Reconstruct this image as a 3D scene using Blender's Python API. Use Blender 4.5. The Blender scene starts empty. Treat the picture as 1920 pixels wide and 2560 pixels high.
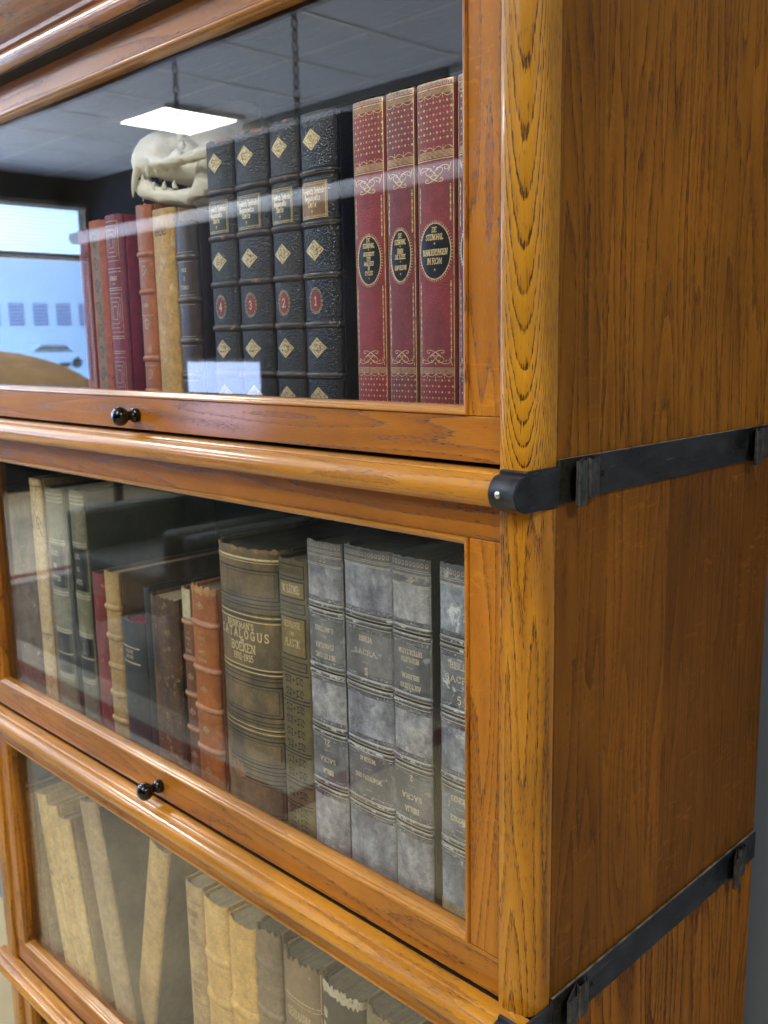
import bpy, bmesh, math, random
from mathutils import Vector, Matrix, noise
R = math.radians
random.seed(7)
scene = bpy.context.scene
COL = scene.collection

# ------------------------------------------------------------------ camera
cam_d = bpy.data.cameras.new('camera')
cam = bpy.data.objects.new('camera', cam_d); COL.objects.link(cam)
YAW, PITCH, ROLL = R(45.352), R(10.14), R(1.067)
fwd = Vector((-math.sin(YAW)*math.cos(PITCH), math.cos(YAW)*math.cos(PITCH), -math.sin(PITCH)))
rgt = Vector((math.cos(YAW), math.sin(YAW), 0)); dwn = fwd.cross(rgt)
r2 = rgt*math.cos(ROLL) + dwn*math.sin(ROLL); d2 = dwn*math.cos(ROLL) - rgt*math.sin(ROLL)
M = Matrix((r2, -d2, -fwd)).transposed().to_4x4(); M.translation = Vector((0.3172, -0.435, 0))
cam.matrix_world = M
cam_d.sensor_fit = 'VERTICAL'; cam_d.sensor_height = 36; cam_d.sensor_width = 27; cam_d.lens = 33.623
cam_d.clip_start = .02; cam_d.clip_end = 400
cam_d.dof.use_dof = True; cam_d.dof.focus_distance = .60; cam_d.dof.aperture_fstop = 15
scene.camera = cam

# ------------------------------------------------------------------ world, exposure
w = bpy.data.worlds.new('World'); scene.world = w; w.use_nodes = True
bg = w.node_tree.nodes['Background']; bg.inputs[1].default_value = 1.0
_t = w.node_tree; _tc = _t.nodes.new('ShaderNodeTexCoord'); _sx = _t.nodes.new('ShaderNodeSeparateXYZ'); _cr = _t.nodes.new('ShaderNodeValToRGB')
_t.links.new(_tc.outputs['Generated'], _sx.inputs[0]); _mr = _t.nodes.new('ShaderNodeMapRange'); _mr.inputs[1].default_value = -1; _mr.inputs[2].default_value = 1
_t.links.new(_sx.outputs[2], _mr.inputs[0]); _t.links.new(_mr.outputs[0], _cr.inputs[0]); _e = _cr.color_ramp.elements
_e[0].position = .42; _e[0].color = (5.4, 5.9, 6.8, 1); _e[1].position = .46; _e[1].color = (.32, .36, .42, 1)          # unseen glow as sunlit ground below the sill, added to light the ceiling
_n = _e.new(.5); _n.color = (.36, .49, .68, 1); _n = _e.new(.62); _n.color = (.17, .36, .72, 1)     # sky
_ml = _t.nodes.new('ShaderNodeVectorMath'); _ml.operation = 'MULTIPLY'; _ml.inputs[1].default_value = (11, 11, 11)
_t.links.new(_cr.outputs[0], _ml.inputs[0]); _t.links.new(_ml.outputs[0], bg.inputs[0])
PANEL = 30.0                      # radiance of the ceiling light panels
scene.view_settings.view_transform = 'Standard'; scene.view_settings.look = 'None'
scene.view_settings.exposure = 0.68; scene.view_settings.gamma = 1
cy = scene.cycles
cy.use_denoising = True
try: cy.denoiser = 'OPENIMAGEDENOISE'
except Exception: pass
cy.max_bounces = 8; cy.diffuse_bounces = 4; cy.glossy_bounces = 4; cy.transparent_max_bounces = 12
cy.sample_clamp_indirect = 2.5; cy.caustics_reflective = False; cy.caustics_refractive = False

# ------------------------------------------------------------------ node helper
class NT:
    def __init__(s, name):
        s.m = bpy.data.materials.new(name); s.m.use_nodes = True; s.t = s.m.node_tree; s.n = s.t.nodes
        s.b = s.n['Principled BSDF']; s.out = s.n['Material Output']
    def __call__(s, typ, ins=None, **kw):
        nd = s.n.new('ShaderNode'+typ)
        for k, v in kw.items(): setattr(nd, k, v)
        for k, v in (ins or {}).items(): s.set(nd.inputs[k], v)
        return nd
    def set(s, sock, v):
        if hasattr(v, 'outputs'): v = v.outputs[0]
        if isinstance(v, bpy.types.NodeSocket): s.t.links.new(v, sock)
        else:
            if isinstance(v, (tuple, list)) and len(v) == 3 and sock.type == 'RGBA': v = (*v, 1)
            sock.default_value = v
    def math(s, op, a, b=0., c=None, clamp=False):
        d = {0: a, 1: b}
        if c is not None: d[2] = c
        return s('Math', d, operation=op, use_clamp=clamp)
    def mix(s, f, a, b, bt='MIX'):
        nd = s.n.new('ShaderNodeMix'); nd.data_type = 'RGBA'; nd.blend_type = bt; nd.clamp_factor = True
        s.set(nd.inputs[0], f); s.set(nd.inputs[6], a); s.set(nd.inputs[7], b); return nd.outputs[2]
    def ramp(s, f, stops, interp='LINEAR'):
        nd = s('ValToRGB', {0: f}); cr = nd.color_ramp; cr.interpolation = interp
        while len(cr.elements) < len(stops): cr.elements.new(.5)
        for e, (p, c) in zip(cr.elements, stops):
            e.position = p; e.color = (c, c, c, 1) if not isinstance(c, (tuple, list)) else (*c, 1)
        return nd.outputs[0]
    def bump(s, h, dist, strength=1.):
        nd = s('Bump', {'Height': h, 'Distance': dist, 'Strength': strength}); s.set(s.b.inputs['Normal'], nd); return nd

def wood(name, axis, light, dark, pore=(.035, .012, .004), seed=0., rough=.3, coat=.55, staves=None, rays=0., cathedral=False, poreamt=1., contrast=1., porescale=1., wavy=.12):
    """varnished oak: growth rings, long dark pores, optional glued staves, ray flecks and nested arches; axis = grain direction"""
    t = NT(name); co = t('TexCoord').outputs['Object']
    sp = t('SeparateXYZ', {0: co}).outputs
    off = (seed*1.37, seed*.71, seed*2.13)
    if staves:
        # staves glued side by side across y, each with its own tone and offset
        u = t.math('ADD', t.math('MULTIPLY', sp[1], 1/staves), seed)
        nz = t('TexNoise', {'W': t.math('MULTIPLY', t.math('FLOOR', u), 3.7), 'Scale': 1.3}, noise_dimensions='1D')
        wn = t('TexWhiteNoise', {'W': t.math('FLOOR', u)}, noise_dimensions='1D').outputs
        co2 = t('VectorMath', {0: co, 1: t('VectorMath', {0: wn[1], 1: (3., 0., 5.)}, operation='MULTIPLY')}, operation='ADD').outputs[0]
        tone = wn[0]
    else: co2 = co; tone = .5
    k = {'x': (.07, 1, 1), 'y': (1, .07, 1), 'z': (1, 1, .07)}[axis]
    mp = t('Mapping', {'Vector': co2, 'Location': off, 'Scale': k}).outputs[0]
    kf = {'x': (.055, 1, 1), 'y': (1, .055, 1), 'z': (1, 1, .055)}[axis]
    mpf = t('Mapping', {'Vector': co2, 'Location': off, 'Scale': kf}).outputs[0]
    big = t('TexNoise', {'Vector': mp, 'Scale': 26., 'Detail': 2., 'Roughness': .5}).outputs[0]
    if cathedral:
        s_ = t.math('ADD', t.math('ADD', sp[0], sp[1]), .0105)
        wob = t('TexNoise', {'Vector': co, 'Scale': 60., 'Detail': 2.}).outputs[0]
        up = t.math('ADD', t.math('ADD', sp[2], .073), t.math('MULTIPLY', t.math('SUBTRACT', wob, .5), .012))
        sq = t.math('MULTIPLY', t.math('MULTIPLY', s_, s_), t.math('ADD', 170., t.math('MULTIPLY', t.math('MAXIMUM', up, 0.), 1100.)))
        u_ = t.math('SUBTRACT', up, sq)
        ring = t.math('ADD', t.math('DIVIDE', t.math('LOGARITHM', t.math('ADD', 1., t.math('MULTIPLY', t.math('MAXIMUM', u_, 0.), 10.9)), math.e), .12), t.math('MULTIPLY', t.math('MINIMUM', u_, 0.), 90.))
    else:
        ring = t.math('MULTIPLY', big, 14.)
    fr = t.math('FRACT', ring)
    early = t.ramp(fr, [(0, 1.), (.12, .9), (.22, .10), (.90, 0.), (1, 1.)]) if cathedral else t.ramp(fr, [(0, 1.), (.16, .75), (.34, .12), (.85, 0.), (1, 1.)])
    fine = t('TexNoise', {'Vector': mpf, 'Scale': 2000.*porescale, 'Detail': 1.5, 'Roughness': .5}).outputs[0]
    fib = t('TexNoise', {'Vector': mpf, 'Scale': 1500., 'Detail': 1.}).outputs[0]
    thr = t.math('SUBTRACT', fine, t.math('SUBTRACT', .66, t.math('MULTIPLY', early, .16*poreamt)))
    pores = t.math('MULTIPLY', thr, 13., clamp=True)
    body = t.ramp(t.math('ADD', t.math('MULTIPLY', fib, .45*contrast), t.math('MULTIPLY', fr, .38*contrast)), [(.12, dark), (.78, light)])
    if staves: body = t.mix(t.math('MULTIPLY', tone, .62), body, dark, 'MULTIPLY') if False else t.mix(1., body, t.ramp(tone, [(0, .60), (1, 1.12)]), 'MULTIPLY')
    blot = t('TexNoise', {'Vector': co, 'Scale': 9., 'Detail': 3.}).outputs[0]
    body = t.mix(1., body, t.ramp(blot, [(.3, .78), (.7, 1.14)]), 'MULTIPLY')
    if rays:
        kr = {'z': (1, 1, .8), 'x': (.8, 1, 1), 'y': (1, .8, 1)}[axis]
        rv = t('Mapping', {'Vector': co2, 'Location': off, 'Scale': (60, 60, 240) if axis == 'z' else (240, 60, 60)}).outputs[0]
        rn = t('TexNoise', {'Vector': rv, 'Scale': 1., 'Detail': 1., 'Distortion': 1.2}).outputs[0]
        rm = t.ramp(rn, [(.60, 0.), (.68, 1.)])
        msk = t.ramp(t('TexNoise', {'Vector': co2, 'Scale': 14.}).outputs[0], [(.48, 0.), (.62, 1.)])
        body = t.mix(t.math('MULTIPLY', t.math('MULTIPLY', rm, msk), rays), body, tuple(min(1, c*1.7) for c in light))
    colr = t.mix(t.math('MULTIPLY', pores, .88), body, pore)
    t.set(t.b.inputs['Base Color'], colr)
    t.set(t.b.inputs['Roughness'], rough+.12); t.b.inputs['Specular IOR Level'].default_value = .18; t.set(t.b.inputs['Coat Weight'], coat); t.set(t.b.inputs['Coat Roughness'], .1)
    wav = t('TexNoise', {'Vector': mp, 'Scale': 90., 'Detail': 1.}).outputs[0]
    h = t.math('ADD', t.math('MULTIPLY', pores, -.6), t.math('MULTIPLY', wav, wavy))
    t.bump(h, .0004, .7)
    bc = t('Bump', {'Height': h, 'Distance': .00012, 'Strength': .4}); t.set(t.b.inputs['Coat Normal'], bc)
    return t.m

W_POST = wood('oak_post_arched', 'z', (.56, .275, .015), (.35, .145, .008), seed=3, cathedral=True, poreamt=1.6, coat=.8)
W_POST2 = wood('oak_post', 'z', (.52, .230, .014), (.30, .112, .007), seed=5, coat=.8, poreamt=1.05, porescale=1.3)
W_RAIL = wood('oak_rail', 'x', (.43, .165, .013), (.26, .085, .006), seed=9, poreamt=.95, coat=.6, porescale=1.35)
W_STILE = wood('oak_stile', 'z', (.47, .180, .012), (.29, .095, .006), seed=12, poreamt=1., rays=.22, coat=.6, porescale=1.35)
W_NOSE = wood('oak_shelf_edge', 'x', (.55, .25, .020), (.37, .14, .010), seed=15, poreamt=.6, rays=.1, rough=.28, coat=.8, porescale=1.4)
SIDE = [wood('oak_side', 'z', (.50, .204, .014), (.25, .088, .007), seed=20, staves=.062, rays=.06, rough=.45, coat=.10, poreamt=1., pore=(.05, .016, .004), porescale=1.1, wavy=.25, contrast=.95),
        wood('oak_side_flecked', 'z', (.33, .128, .010), (.165, .057, .005), seed=24, staves=.075, rays=.16, rough=.45, coat=.10, poreamt=.75, pore=(.06, .018, .004), porescale=1.4, wavy=.2, contrast=.8),
        wood('oak_side_striped', 'z', (.37, .140, .011), (.12, .040, .005), seed=28, rays=.03, rough=.45, coat=.10, poreamt=1.3, pore=(.04, .012, .004), porescale=.9, wavy=.2, contrast=1.15)]
SIDE.append(SIDE[1]); W_SIDE = SIDE[0]
W_CORN = wood('oak_cornice', 'x', (.40, .16, .030), (.22, .075, .014), seed=33, poreamt=1.2, rough=.25, coat=.8)
W_BEAD = wood('oak_beading', 'x', (.52, .25, .04), (.36, .14, .02), seed=40, poreamt=.3, rough=.2, coat=1., wavy=.05)
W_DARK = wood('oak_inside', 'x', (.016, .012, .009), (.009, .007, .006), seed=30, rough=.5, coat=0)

def simple(name, col, rough=.5, metal=0., emit=None, es=0., noise_amt=.15, nscale=30., bump=0., bscale=200., spec=.5, coat=0.):
    t = NT(name)
    n = t('TexNoise', {'Vector': t('TexCoord').outputs['Object'], 'Scale': nscale, 'Detail': 3.}).outputs[0]
    c = t.mix(1., (*col, 1), t.ramp(n, [(.3, 1-noise_amt), (.7, 1+noise_amt)]), 'MULTIPLY')
    t.set(t.b.inputs['Base Color'], c); t.b.inputs['Roughness'].default_value = rough; t.b.inputs['Metallic'].default_value = metal
    t.b.inputs['Specular IOR Level'].default_value = spec; t.b.inputs['Coat Weight'].default_value = coat
    if emit: t.set(t.b.inputs['Emission Color'], (*emit, 1)); t.b.inputs['Emission Strength'].default_value = es
    if bump:
        t.bump(t('TexNoise', {'Vector': t('TexCoord').outputs['Object'], 'Scale': bscale, 'Detail': 2.}).outputs[0], bump)
    return t.m

def bind(name, col, col2, wear=None, wamt=.5, rough=.45, scale=40., stretch=(1, 1, .5), grain=900., gb=.00012, coat=0., wscale=70., mott=.22):
    """book cloth or leather: two tones in blotches, a worn colour showing through in patches, fine grain in the relief"""
    t = NT(name); co = t('VectorMath', {0: t('TexCoord').outputs['Object'], 1: t('VectorMath', {0: (31., 17., 23.), 'Scale': t('ObjectInfo').outputs['Random']}, operation='SCALE').outputs[0]}, operation='ADD').outputs[0]
    mp = t('Mapping', {'Vector': co, 'Scale': stretch}).outputs[0]
    n = t('TexNoise', {'Vector': mp, 'Scale': scale, 'Detail': 5., 'Roughness': .62}).outputs[0]
    c = t.mix(t.ramp(n, [(.38, 0.), (.62, 1.)]), (*col, 1), (*col2, 1))
    if wear:
        wn = t('TexNoise', {'Vector': co, 'Scale': wscale, 'Detail': 5., 'Roughness': .7}).outputs[0]
        c = t.mix(t.ramp(wn, [(.70-.3*wamt, 0.), (.76-.3*wamt, 1.)]), c, (*wear, 1))
    n2 = t('TexNoise', {'Vector': co, 'Scale': scale*3.4, 'Detail': 6., 'Roughness': .7}).outputs[0]
    c = t.mix(1., c, t.ramp(n2, [(.36, 1-mott), (.64, 1+mott*.7)]), 'MULTIPLY')
    g = t('TexVoronoi', {'Vector': co, 'Scale': grain}).outputs[0]
    g2 = t('TexNoise', {'Vector': co, 'Scale': grain*.8, 'Detail': 2.}).outputs[0]
    c = t.mix(.5, c, t.mix(1., c, t.ramp(g2, [(.35, .72), (.65, 1.25)]), 'MULTIPLY'))
    t.set(t.b.inputs['Base Color'], c); t.b.inputs['Roughness'].default_value = rough; t.b.inputs['Coat Weight'].default_value = coat
    t.bump(t.math('ADD', g, g2), gb)
    return t.m

def goldmat(name, col, wear):
    t = NT(name); co = t('TexCoord').outputs['Object']
    n = t('TexNoise', {'Vector': co, 'Scale': 420., 'Detail': 3.}).outputs[0]
    c = t.mix(t.ramp(n, [(.50, 0.), (.68, wear)]), (*col, 1), (col[0]*.35, col[1]*.3, col[2]*.25, 1))
    t.set(t.b.inputs['Base Color'], c); t.b.inputs['Metallic'].default_value = .45; t.b.inputs['Roughness'].default_value = .38
    return t.m
GOLD = goldmat('gilding', (.86, .66, .34), .8)
GOLD2 = goldmat('dull_gilding', (.70, .58, .36), 1.)
SILV = goldmat('pale_tooling', (.80, .74, .58), .6)
INK = simple('blind_tooling', (.012, .014, .012), .6)
PAGE = bind('page_edges', (.42, .34, .22), (.30, .24, .15), rough=.8, scale=30, stretch=(14, .3, .3), grain=600)
PAGE_D = bind('dusty_page_edges', (.16, .14, .10), (.10, .09, .065), rough=.85, scale=30, stretch=(12, .3, .3), grain=600)
PAGE_R = bind('red_page_edges', (.30, .03, .04), (.2, .02, .03), rough=.8, scale=30, grain=600)
BLACKIRON = simple('blackened_steel', (.028, .031, .037), .30, metal=.6, noise_amt=.4, nscale=60, bump=.0001, bscale=150)
BLACKROUGH = simple('rough_blackened_steel', (.035, .033, .03), .5, metal=.6, noise_amt=.5, nscale=300, bump=.0006, bscale=700)
STEEL = simple('worn_steel', (.5, .5, .48), .3, metal=.9)
KNOB = simple('glossy_black_lacquer', (.004, .004, .005), .10, spec=.45, noise_amt=.05)

def glassmat():
    t = NT('window_glass'); t.n.remove(t.b)
    g = t('NewGeometry'); d = t('VectorMath', {0: g.outputs['Normal'], 1: g.outputs['Incoming']}, operation='DOT_PRODUCT').outputs['Value']
    a = t.math('SUBTRACT', 1., t.math('ABSOLUTE', d))
    f = t.math('ADD', t.math('MULTIPLY', t.math('POWER', a, 5.), .94), .058)
    # faint dust film
    sm = t('TexNoise', {'Vector': t('TexCoord').outputs['Object'], 'Scale': 6., 'Detail': 4.}).outputs[0]
    gl = t('BsdfGlossy', {'Color': (1, 1, 1, 1), 'Roughness': 0.0})
    tr = t('BsdfTransparent', {'Color': (.985, .992, .985, 1)})
    m1 = t('MixShader', {0: f, 1: tr, 2: gl})
    df = t('BsdfDiffuse', {'Color': (.6, .62, .6, 1)})
    m2 = t('MixShader', {0: t.math('MULTIPLY', t.ramp(sm, [(.35, .15), (.75, 1.)]), .014), 1: m1, 2: df})
    t.set(t.out.inputs[0], m2.outputs[0]); return t.m
GLASS = glassmat()

# ------------------------------------------------------------------ mesh helpers
def link(name, me, mats, parent=None, smooth=None):
    o = bpy.data.objects.new(name, me)
    for m in (mats if isinstance(mats, (list, tuple)) else [mats]): me.materials.append(m)
    COL.objects.link(o)
    if parent is not None: o.parent = parent
    return o
def empty(name, loc=(0, 0, 0), rot=(0, 0, 0)):
    o = bpy.data.objects.new(name, None); COL.objects.link(o); o.location = loc; o.rotation_euler = rot; o.empty_display_size = .02; return o
def tag(o, label=None, cat=None, group=None, kind=None):
    if label: o['label'] = label
    if cat: o['category'] = cat
    if group: o['group'] = group
    if kind: o['kind'] = kind
    return o

class MB:
    def __init__(s): s.v = []; s.f = []; s.mi = []; s.sm = []
    def add(s, vs, fs, mi=0, sm=False):
        b = len(s.v); s.v += [tuple(v) for v in vs]; s.f += [tuple(b+i for i in f) for f in fs]; s.mi += [mi]*len(fs); s.sm += [sm]*len(fs)
    def box(s, x0, x1, y0, y1, z0, z1, bev=0., mi=0):
        if x0 > x1: x0, x1 = x1, x0
        if y0 > y1: y0, y1 = y1, y0
        if z0 > z1: z0, z1 = z1, z0
        if bev <= 0:
            s.add([(x, y, z) for z in (z0, z1) for y in (y0, y1) for x in (x0, x1)], [(0, 2, 3, 1), (4, 5, 7, 6), (0, 1, 5, 4), (2, 6, 7, 3), (0, 4, 6, 2), (1, 3, 7, 5)], mi)
            return
        bm = bmesh.new(); bmesh.ops.create_cube(bm, size=1)
        for v in bm.verts: v.co = Vector(((x0+x1)/2+v.co.x*(x1-x0), (y0+y1)/2+v.co.y*(y1-y0), (z0+z1)/2+v.co.z*(z1-z0)))
        bmesh.ops.bevel(bm, geom=bm.edges[:], offset=bev, segments=2, affect='EDGES', profile=.5)
        bm.verts.index_update(); s.add([v.co for v in bm.verts], [[v.index for v in f.verts] for f in bm.faces], mi); bm.free()
    def extr(s, prof, axis, a, b, mi=0, sm=True, closed=True, caps=True, n=1):
        """profile of 2D points swept along an axis; axis x: (y,z), y: (x,z), z: (x,y)"""
        def P(p, t): return {'x': (t, p[0], p[1]), 'y': (p[0], t, p[1]), 'z': (p[0], p[1], t)}[axis]
        N = len(prof); vs = []
        for i in range(n+1): vs += [P(p, a+(b-a)*i/n) for p in prof]
        fs = []
        for i in range(n):
            for j in range(N if closed else N-1): k = (j+1) % N; fs.append((i*N+j, i*N+k, (i+1)*N+k, (i+1)*N+j))
        s.add(vs, fs, mi, sm)
        if closed and caps: s.add([P(p, a) for p in prof], [tuple(range(N))], mi); s.add([P(p, b) for p in prof], [tuple(range(N))[::-1]], mi)
    def lathe(s, prof, c, axis='y', n=32, mi=0):
        """prof: (t along axis, radius)"""
        vs = []
        for t, r in prof:
            for i in range(n):
                a = 2*math.pi*i/n; u, v = r*math.cos(a), r*math.sin(a)
                vs.append({'y': (c[0]+u, c[1]+t, c[2]+v), 'z': (c[0]+u, c[1]+v, c[2]+t), 'x': (c[0]+t, c[1]+u, c[2]+v)}[axis])
        fs = [(i*n+j, i*n+(j+1) % n, (i+1)*n+(j+1) % n, (i+1)*n+j) for i in range(len(prof)-1) for j in range(n)]
        s.add(vs, fs, mi, True)
    def build(s, name, mats, parent=None, autosm=True):
        me = bpy.data.meshes.new(name); me.from_pydata(s.v, [], s.f)
        bm = bmesh.new(); bm.from_mesh(me); 
        for f, mi, sm in zip(bm.faces, s.mi, s.sm): f.material_index = mi; f.smooth = sm
        bmesh.ops.recalc_face_normals(bm, faces=bm.faces[:])
        for e in bm.edges:
            if len(e.link_faces) == 2 and e.calc_face_angle(0) > R(38): e.smooth = False
        bm.to_mesh(me); bm.free()
        return link(name, me, mats, parent)

# ------------------------------------------------------------------ the room the glass reflects (only surfaces and what shows)
FZ, CZ = -1.25, 1.45
def slab(name, mat, *bx):
    m = MB()
    for b in bx: m.box(*b)
    return tag(m.build(name, mat), kind='structure')
fl = simple('pale_stone_floor', (.44, .36, .20), .6, noise_amt=.35, nscale=2.2)
slab('floor', fl, (-7.8, 3.6, -3.95, .345, FZ-.05, FZ))
wallm = simple('grey_blue_paint', (.17, .20, .255), .7, noise_amt=.04, nscale=4)
slab('wall_behind', wallm, (-7.8, 3.6, .345, .42, FZ, CZ))
slab('wall_opposite', simple('dark_navy_paint', (.006, .008, .014), .9, spec=.0), (-7.8, 3.6, -4.03, -3.95, FZ, CZ))
slab('wall_right', simple('warm_grey_paint', (.66, .58, .46), .7), (3.6, 3.68, -3.95, .345, FZ, CZ))
WY0, WY1, WZ0, WZ1 = -3.88, .1, -.62, 1.20
slab('wall_window_side', simple('dark_paint', (.006, .007, .010), .9, spec=.0), (-7.9, -7.8, -4.03, WY0, FZ, CZ), (-7.9, -7.8, WY1, .42, FZ, CZ), (-7.9, -7.8, WY0, WY1, FZ, WZ0), (-7.9, -7.8, WY0, WY1, WZ1, CZ))
slab('ceiling', simple('ceiling_tile', (.60, .64, .70), .8, noise_amt=.05, nscale=2), (-7.9, 3.68, -4.03, .42, CZ, CZ+.05))
g = MB()
for i in range(-4, 16): g.box(-5.57+.6*i-.016, -5.57+.6*i+.016, -3.95, .345, CZ-.0030, CZ-.001)
for j in range(0, 7): g.box(-7.8, 3.6, -3.55+.6*j-.016, -3.55+.6*j+.016, CZ-.0050, CZ-.0032)
tag(g.build('ceiling_grid', simple('ceiling_grid_paint', (.95, .96, .98), .5)), kind='structure')

LEDM = simple('light_diffuser', (.9, .9, .9), .5, emit=(1., .965, .90), es=.0)
pd = bpy.data.lights.new('window_portal', 'AREA'); pd.shape = 'RECTANGLE'; pd.size = 4.0; pd.size_y = 1.85; pd.cycles.is_portal = True   # gives no light itself: guides sampling of the daylight
po = bpy.data.objects.new('window_portal', pd); COL.objects.link(po); po.location = (-7.70, -1.9, .29); po.rotation_euler = (R(90), 0, R(-90))
WHITEM = simple('white_enamel', (.8, .8, .8), .4)
panels = [(-5.27, -3.25, 'square ceiling light panel mirrored in the glass above the skull'), (-2.87, -.85, 'square ceiling light panel behind the camera, left of the bookcase front'),
          (-.47, -1.85, 'square ceiling light panel right above the bookcase front'), (1.93, -.95, 'square ceiling light panel facing the side of the bookcase'),
          (-.47, -3.25, 'square ceiling light panel by the dark opposite wall'), (-5.27, -.85, 'square ceiling light panel nearest the window side')]
for x, y, lb in panels:
    p = empty('ceiling_light', (x, y, CZ-.0115)); tag(p, lb, 'ceiling light', 'ceiling light panels')
    f = MB()
    for b in ((-.3, .3, -.3, -.275), (-.3, .3, .275, .3), (-.3, -.275, -.275, .275), (.275, .3, -.275, .275)): f.box(*b, -.012, .01)
    f.build('frame', WHITEM, p)
    f = MB(); f.box(-.275, .275, -.275, .275, -.008, .004); f.build('diffuser', LEDM, p)
    ld = bpy.data.lights.new('lamp', 'AREA'); ld.shape = 'SQUARE'; ld.size = .548; ld.energy = PANEL*math.pi*.30; ld.color = (1., .965, .90)   # the light the panel gives
    lo = bpy.data.objects.new('lamp', ld); COL.objects.link(lo); lo.parent = p; lo.location = (0, 0, -.0085)

# window with blind
wn = empty('window', (-7.8, 0, 0)); tag(wn, 'wide daylight window with a horizontal transom, mirrored in the upper glass', 'window')
f = MB()
for b in ((WY0-.05, WY0, WZ0, WZ1), (WY1, WY1+.05, WZ0, WZ1), (WY0-.05, WY1+.05, WZ0-.05, WZ0), (WY0-.05, WY1+.05, WZ1, WZ1+.04)): f.box(-.06, .02, *b)
f.box(-.05, .02, WY0, WY1, .75, .80); f.build('window_frame', simple('brown_frame', (.06, .035, .02), .5), wn)
bl = empty('window_blind', (-7.76, 0, 0)); tag(bl, 'open venetian blind with thin pale slats hanging in the window', 'blind')
f = MB()
nsl = 62
for i in range(nsl):
    z = WZ0+.01+(WZ1-WZ0-.03)*i/(nsl-1); c, s = math.cos(R(14)), math.sin(R(14))
    f.add([(-.012*c, WY0, z-.012*s), (.012*c, WY0, z+.012*s), (.012*c, WY1, z+.012*s), (-.012*c, WY1, z-.012*s)], [(0, 1, 2, 3)])
f.build('slats', simple('pale_slat', (.75, .78, .8), .5), bl)
f = MB(); f.box(-.015, .015, WY0, WY1, WZ1-.03, WZ1); f.build('head_rail', WHITEM, bl)
# what shows outside
slab('road', simple('bright_paving', (.55, .56, .58), .8, nscale=.4), (-95, -17, -80, 40, FZ-.06, FZ))
hb = empty('office_building', (-72, -30, FZ)); tag(hb, 'low white building with a row of dark windows across the street', 'building')
f = MB(); f.box(-8, 0, -30, 45, 0, 8.3); f.build('wall', simple('white_render', (.85, .86, .85), .8, nscale=.2), hb)
wm = simple('dark_window', (.16, .19, .30), .3)
for i in range(20):
    f = MB(); f.box(-.05, .06, -16+i*1.9, -14.8+i*1.9, 2.9, 4.6); f.build('window', wm, hb)
car = empty('parked_car', (-55, -26.3, FZ)); tag(car, 'white car parked in the street outside the window', 'car')
cp = [(-2.1, .35), (-2.15, .8), (-1.2, .95), (-.6, 1.42), (.9, 1.45), (1.7, .98), (2.15, .85), (2.15, .35)]
f = MB(); f.extr([(b, c) for b, c in cp], 'x', -.85, .85, sm=False); f.build('body', simple('white_car_paint', (.9, .9, .9), .2, coat=1.), car)
f = MB(); f.extr([(-1.05, .97), (-.55, 1.36), (.85, 1.38), (1.45, .99)], 'x', -.88, .88, sm=False); f.build('side_windows', simple('tinted_glass', (.03, .035, .04), .1), car)
for yy in (-1.3, 1.35):
    for xx in (-.75, .75):
        f = MB(); f.lathe([(-.1, .001), (-.1, .32), (.1, .32), (.1, .001)], (xx, yy, .32), 'x', 20); f.build('wheel', simple('tyre', (.02, .02, .02), .8), car)
f = MB(); f.box(-.87, .87, 2.1, 2.17, .7, .85); f.build('tail_light', simple('red_lens', (.6, .02, .02), .2), car)

f = MB(); f.box(-9e-3-3, -1.2, -.012, .012, -.05, 0); o = f.build('track_rail', INK); o.location = (-2.1, -3.66, CZ-.012)
tag(o, 'thin black rail along the edge of the ceiling, mirrored in the top glass', 'rail')
f = MB(); f.extr([(.05*math.cos(a*math.pi/6), .05*math.sin(a*math.pi/6)) for a in range(12)], 'x', -5.6, 0); o = f.build('wall_conduit', simple('white_tube', (.9, .93, 1.), .35, emit=(.8, .9, 1), es=.12)); o.location = (-1.9, -3.62, .905)  # plain conduit, no lamp; faint glow added so it mirrors as a streak
tag(o, 'long white conduit with an added glow, fixed level along the dark wall, mirrored as a streak', 'conduit')
mo = empty('monitor', (-5.31, -3.55, -.70)); tag(mo, 'glowing pale blue screen mirrored low in the upper glass', 'screen')
f = MB(); f.box(-.45, .45, -.02, .02, .05, .60, .005); f.build('casing', INK, mo)
f = MB(); f.box(-.43, .43, .021, .024, .07, .575); f.build('screen', simple('lit_screen', (.3, .4, .6), .3, emit=(.45, .58, 1.), es=4.2), mo)
f = MB(); f.box(-.04, .04, -.03, .0, -.05, .08); f.build('stand', INK, mo)
dk = empty('desk', (-5.3, -3.35, FZ)); tag(dk, 'dark desk under the glowing screen', 'desk')
f = MB(); f.box(-.8, .8, -.33, .33, .47, .50, .004); f.build('desktop', W_DARK, dk)
for xx in (-.75, .75):
    for yy in (-.28, .28): f = MB(); f.box(xx-.025, xx+.025, yy-.025, yy+.025, 0, .47); f.build('leg', W_DARK, dk)
# rug: dark field, white line, red edge
rg = empty('rug', (0, 0, FZ)); tag(rg, 'dark patterned rug with a white line and a dark red edge on the pale floor', 'rug')
f = MB(); f.box(-4.8, -1.58, -3.2, -1.02, .002, .008); f.build('red_border', simple('dark_red_wool', (.12, .010, .010), .9), rg)
f = MB(); f.box(-4.7, -1.65, -3.1, -1.09, .0085, .011); f.build('white_border', simple('cream_wool', (.38, .35, .28), .9), rg)
f = MB(); f.box(-4.58, -1.77, -2.98, -1.21, .0115, .014); f.build('field', simple('dark_wool', (.075, .07, .055), .95, noise_amt=.6, nscale=6), rg)

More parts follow.
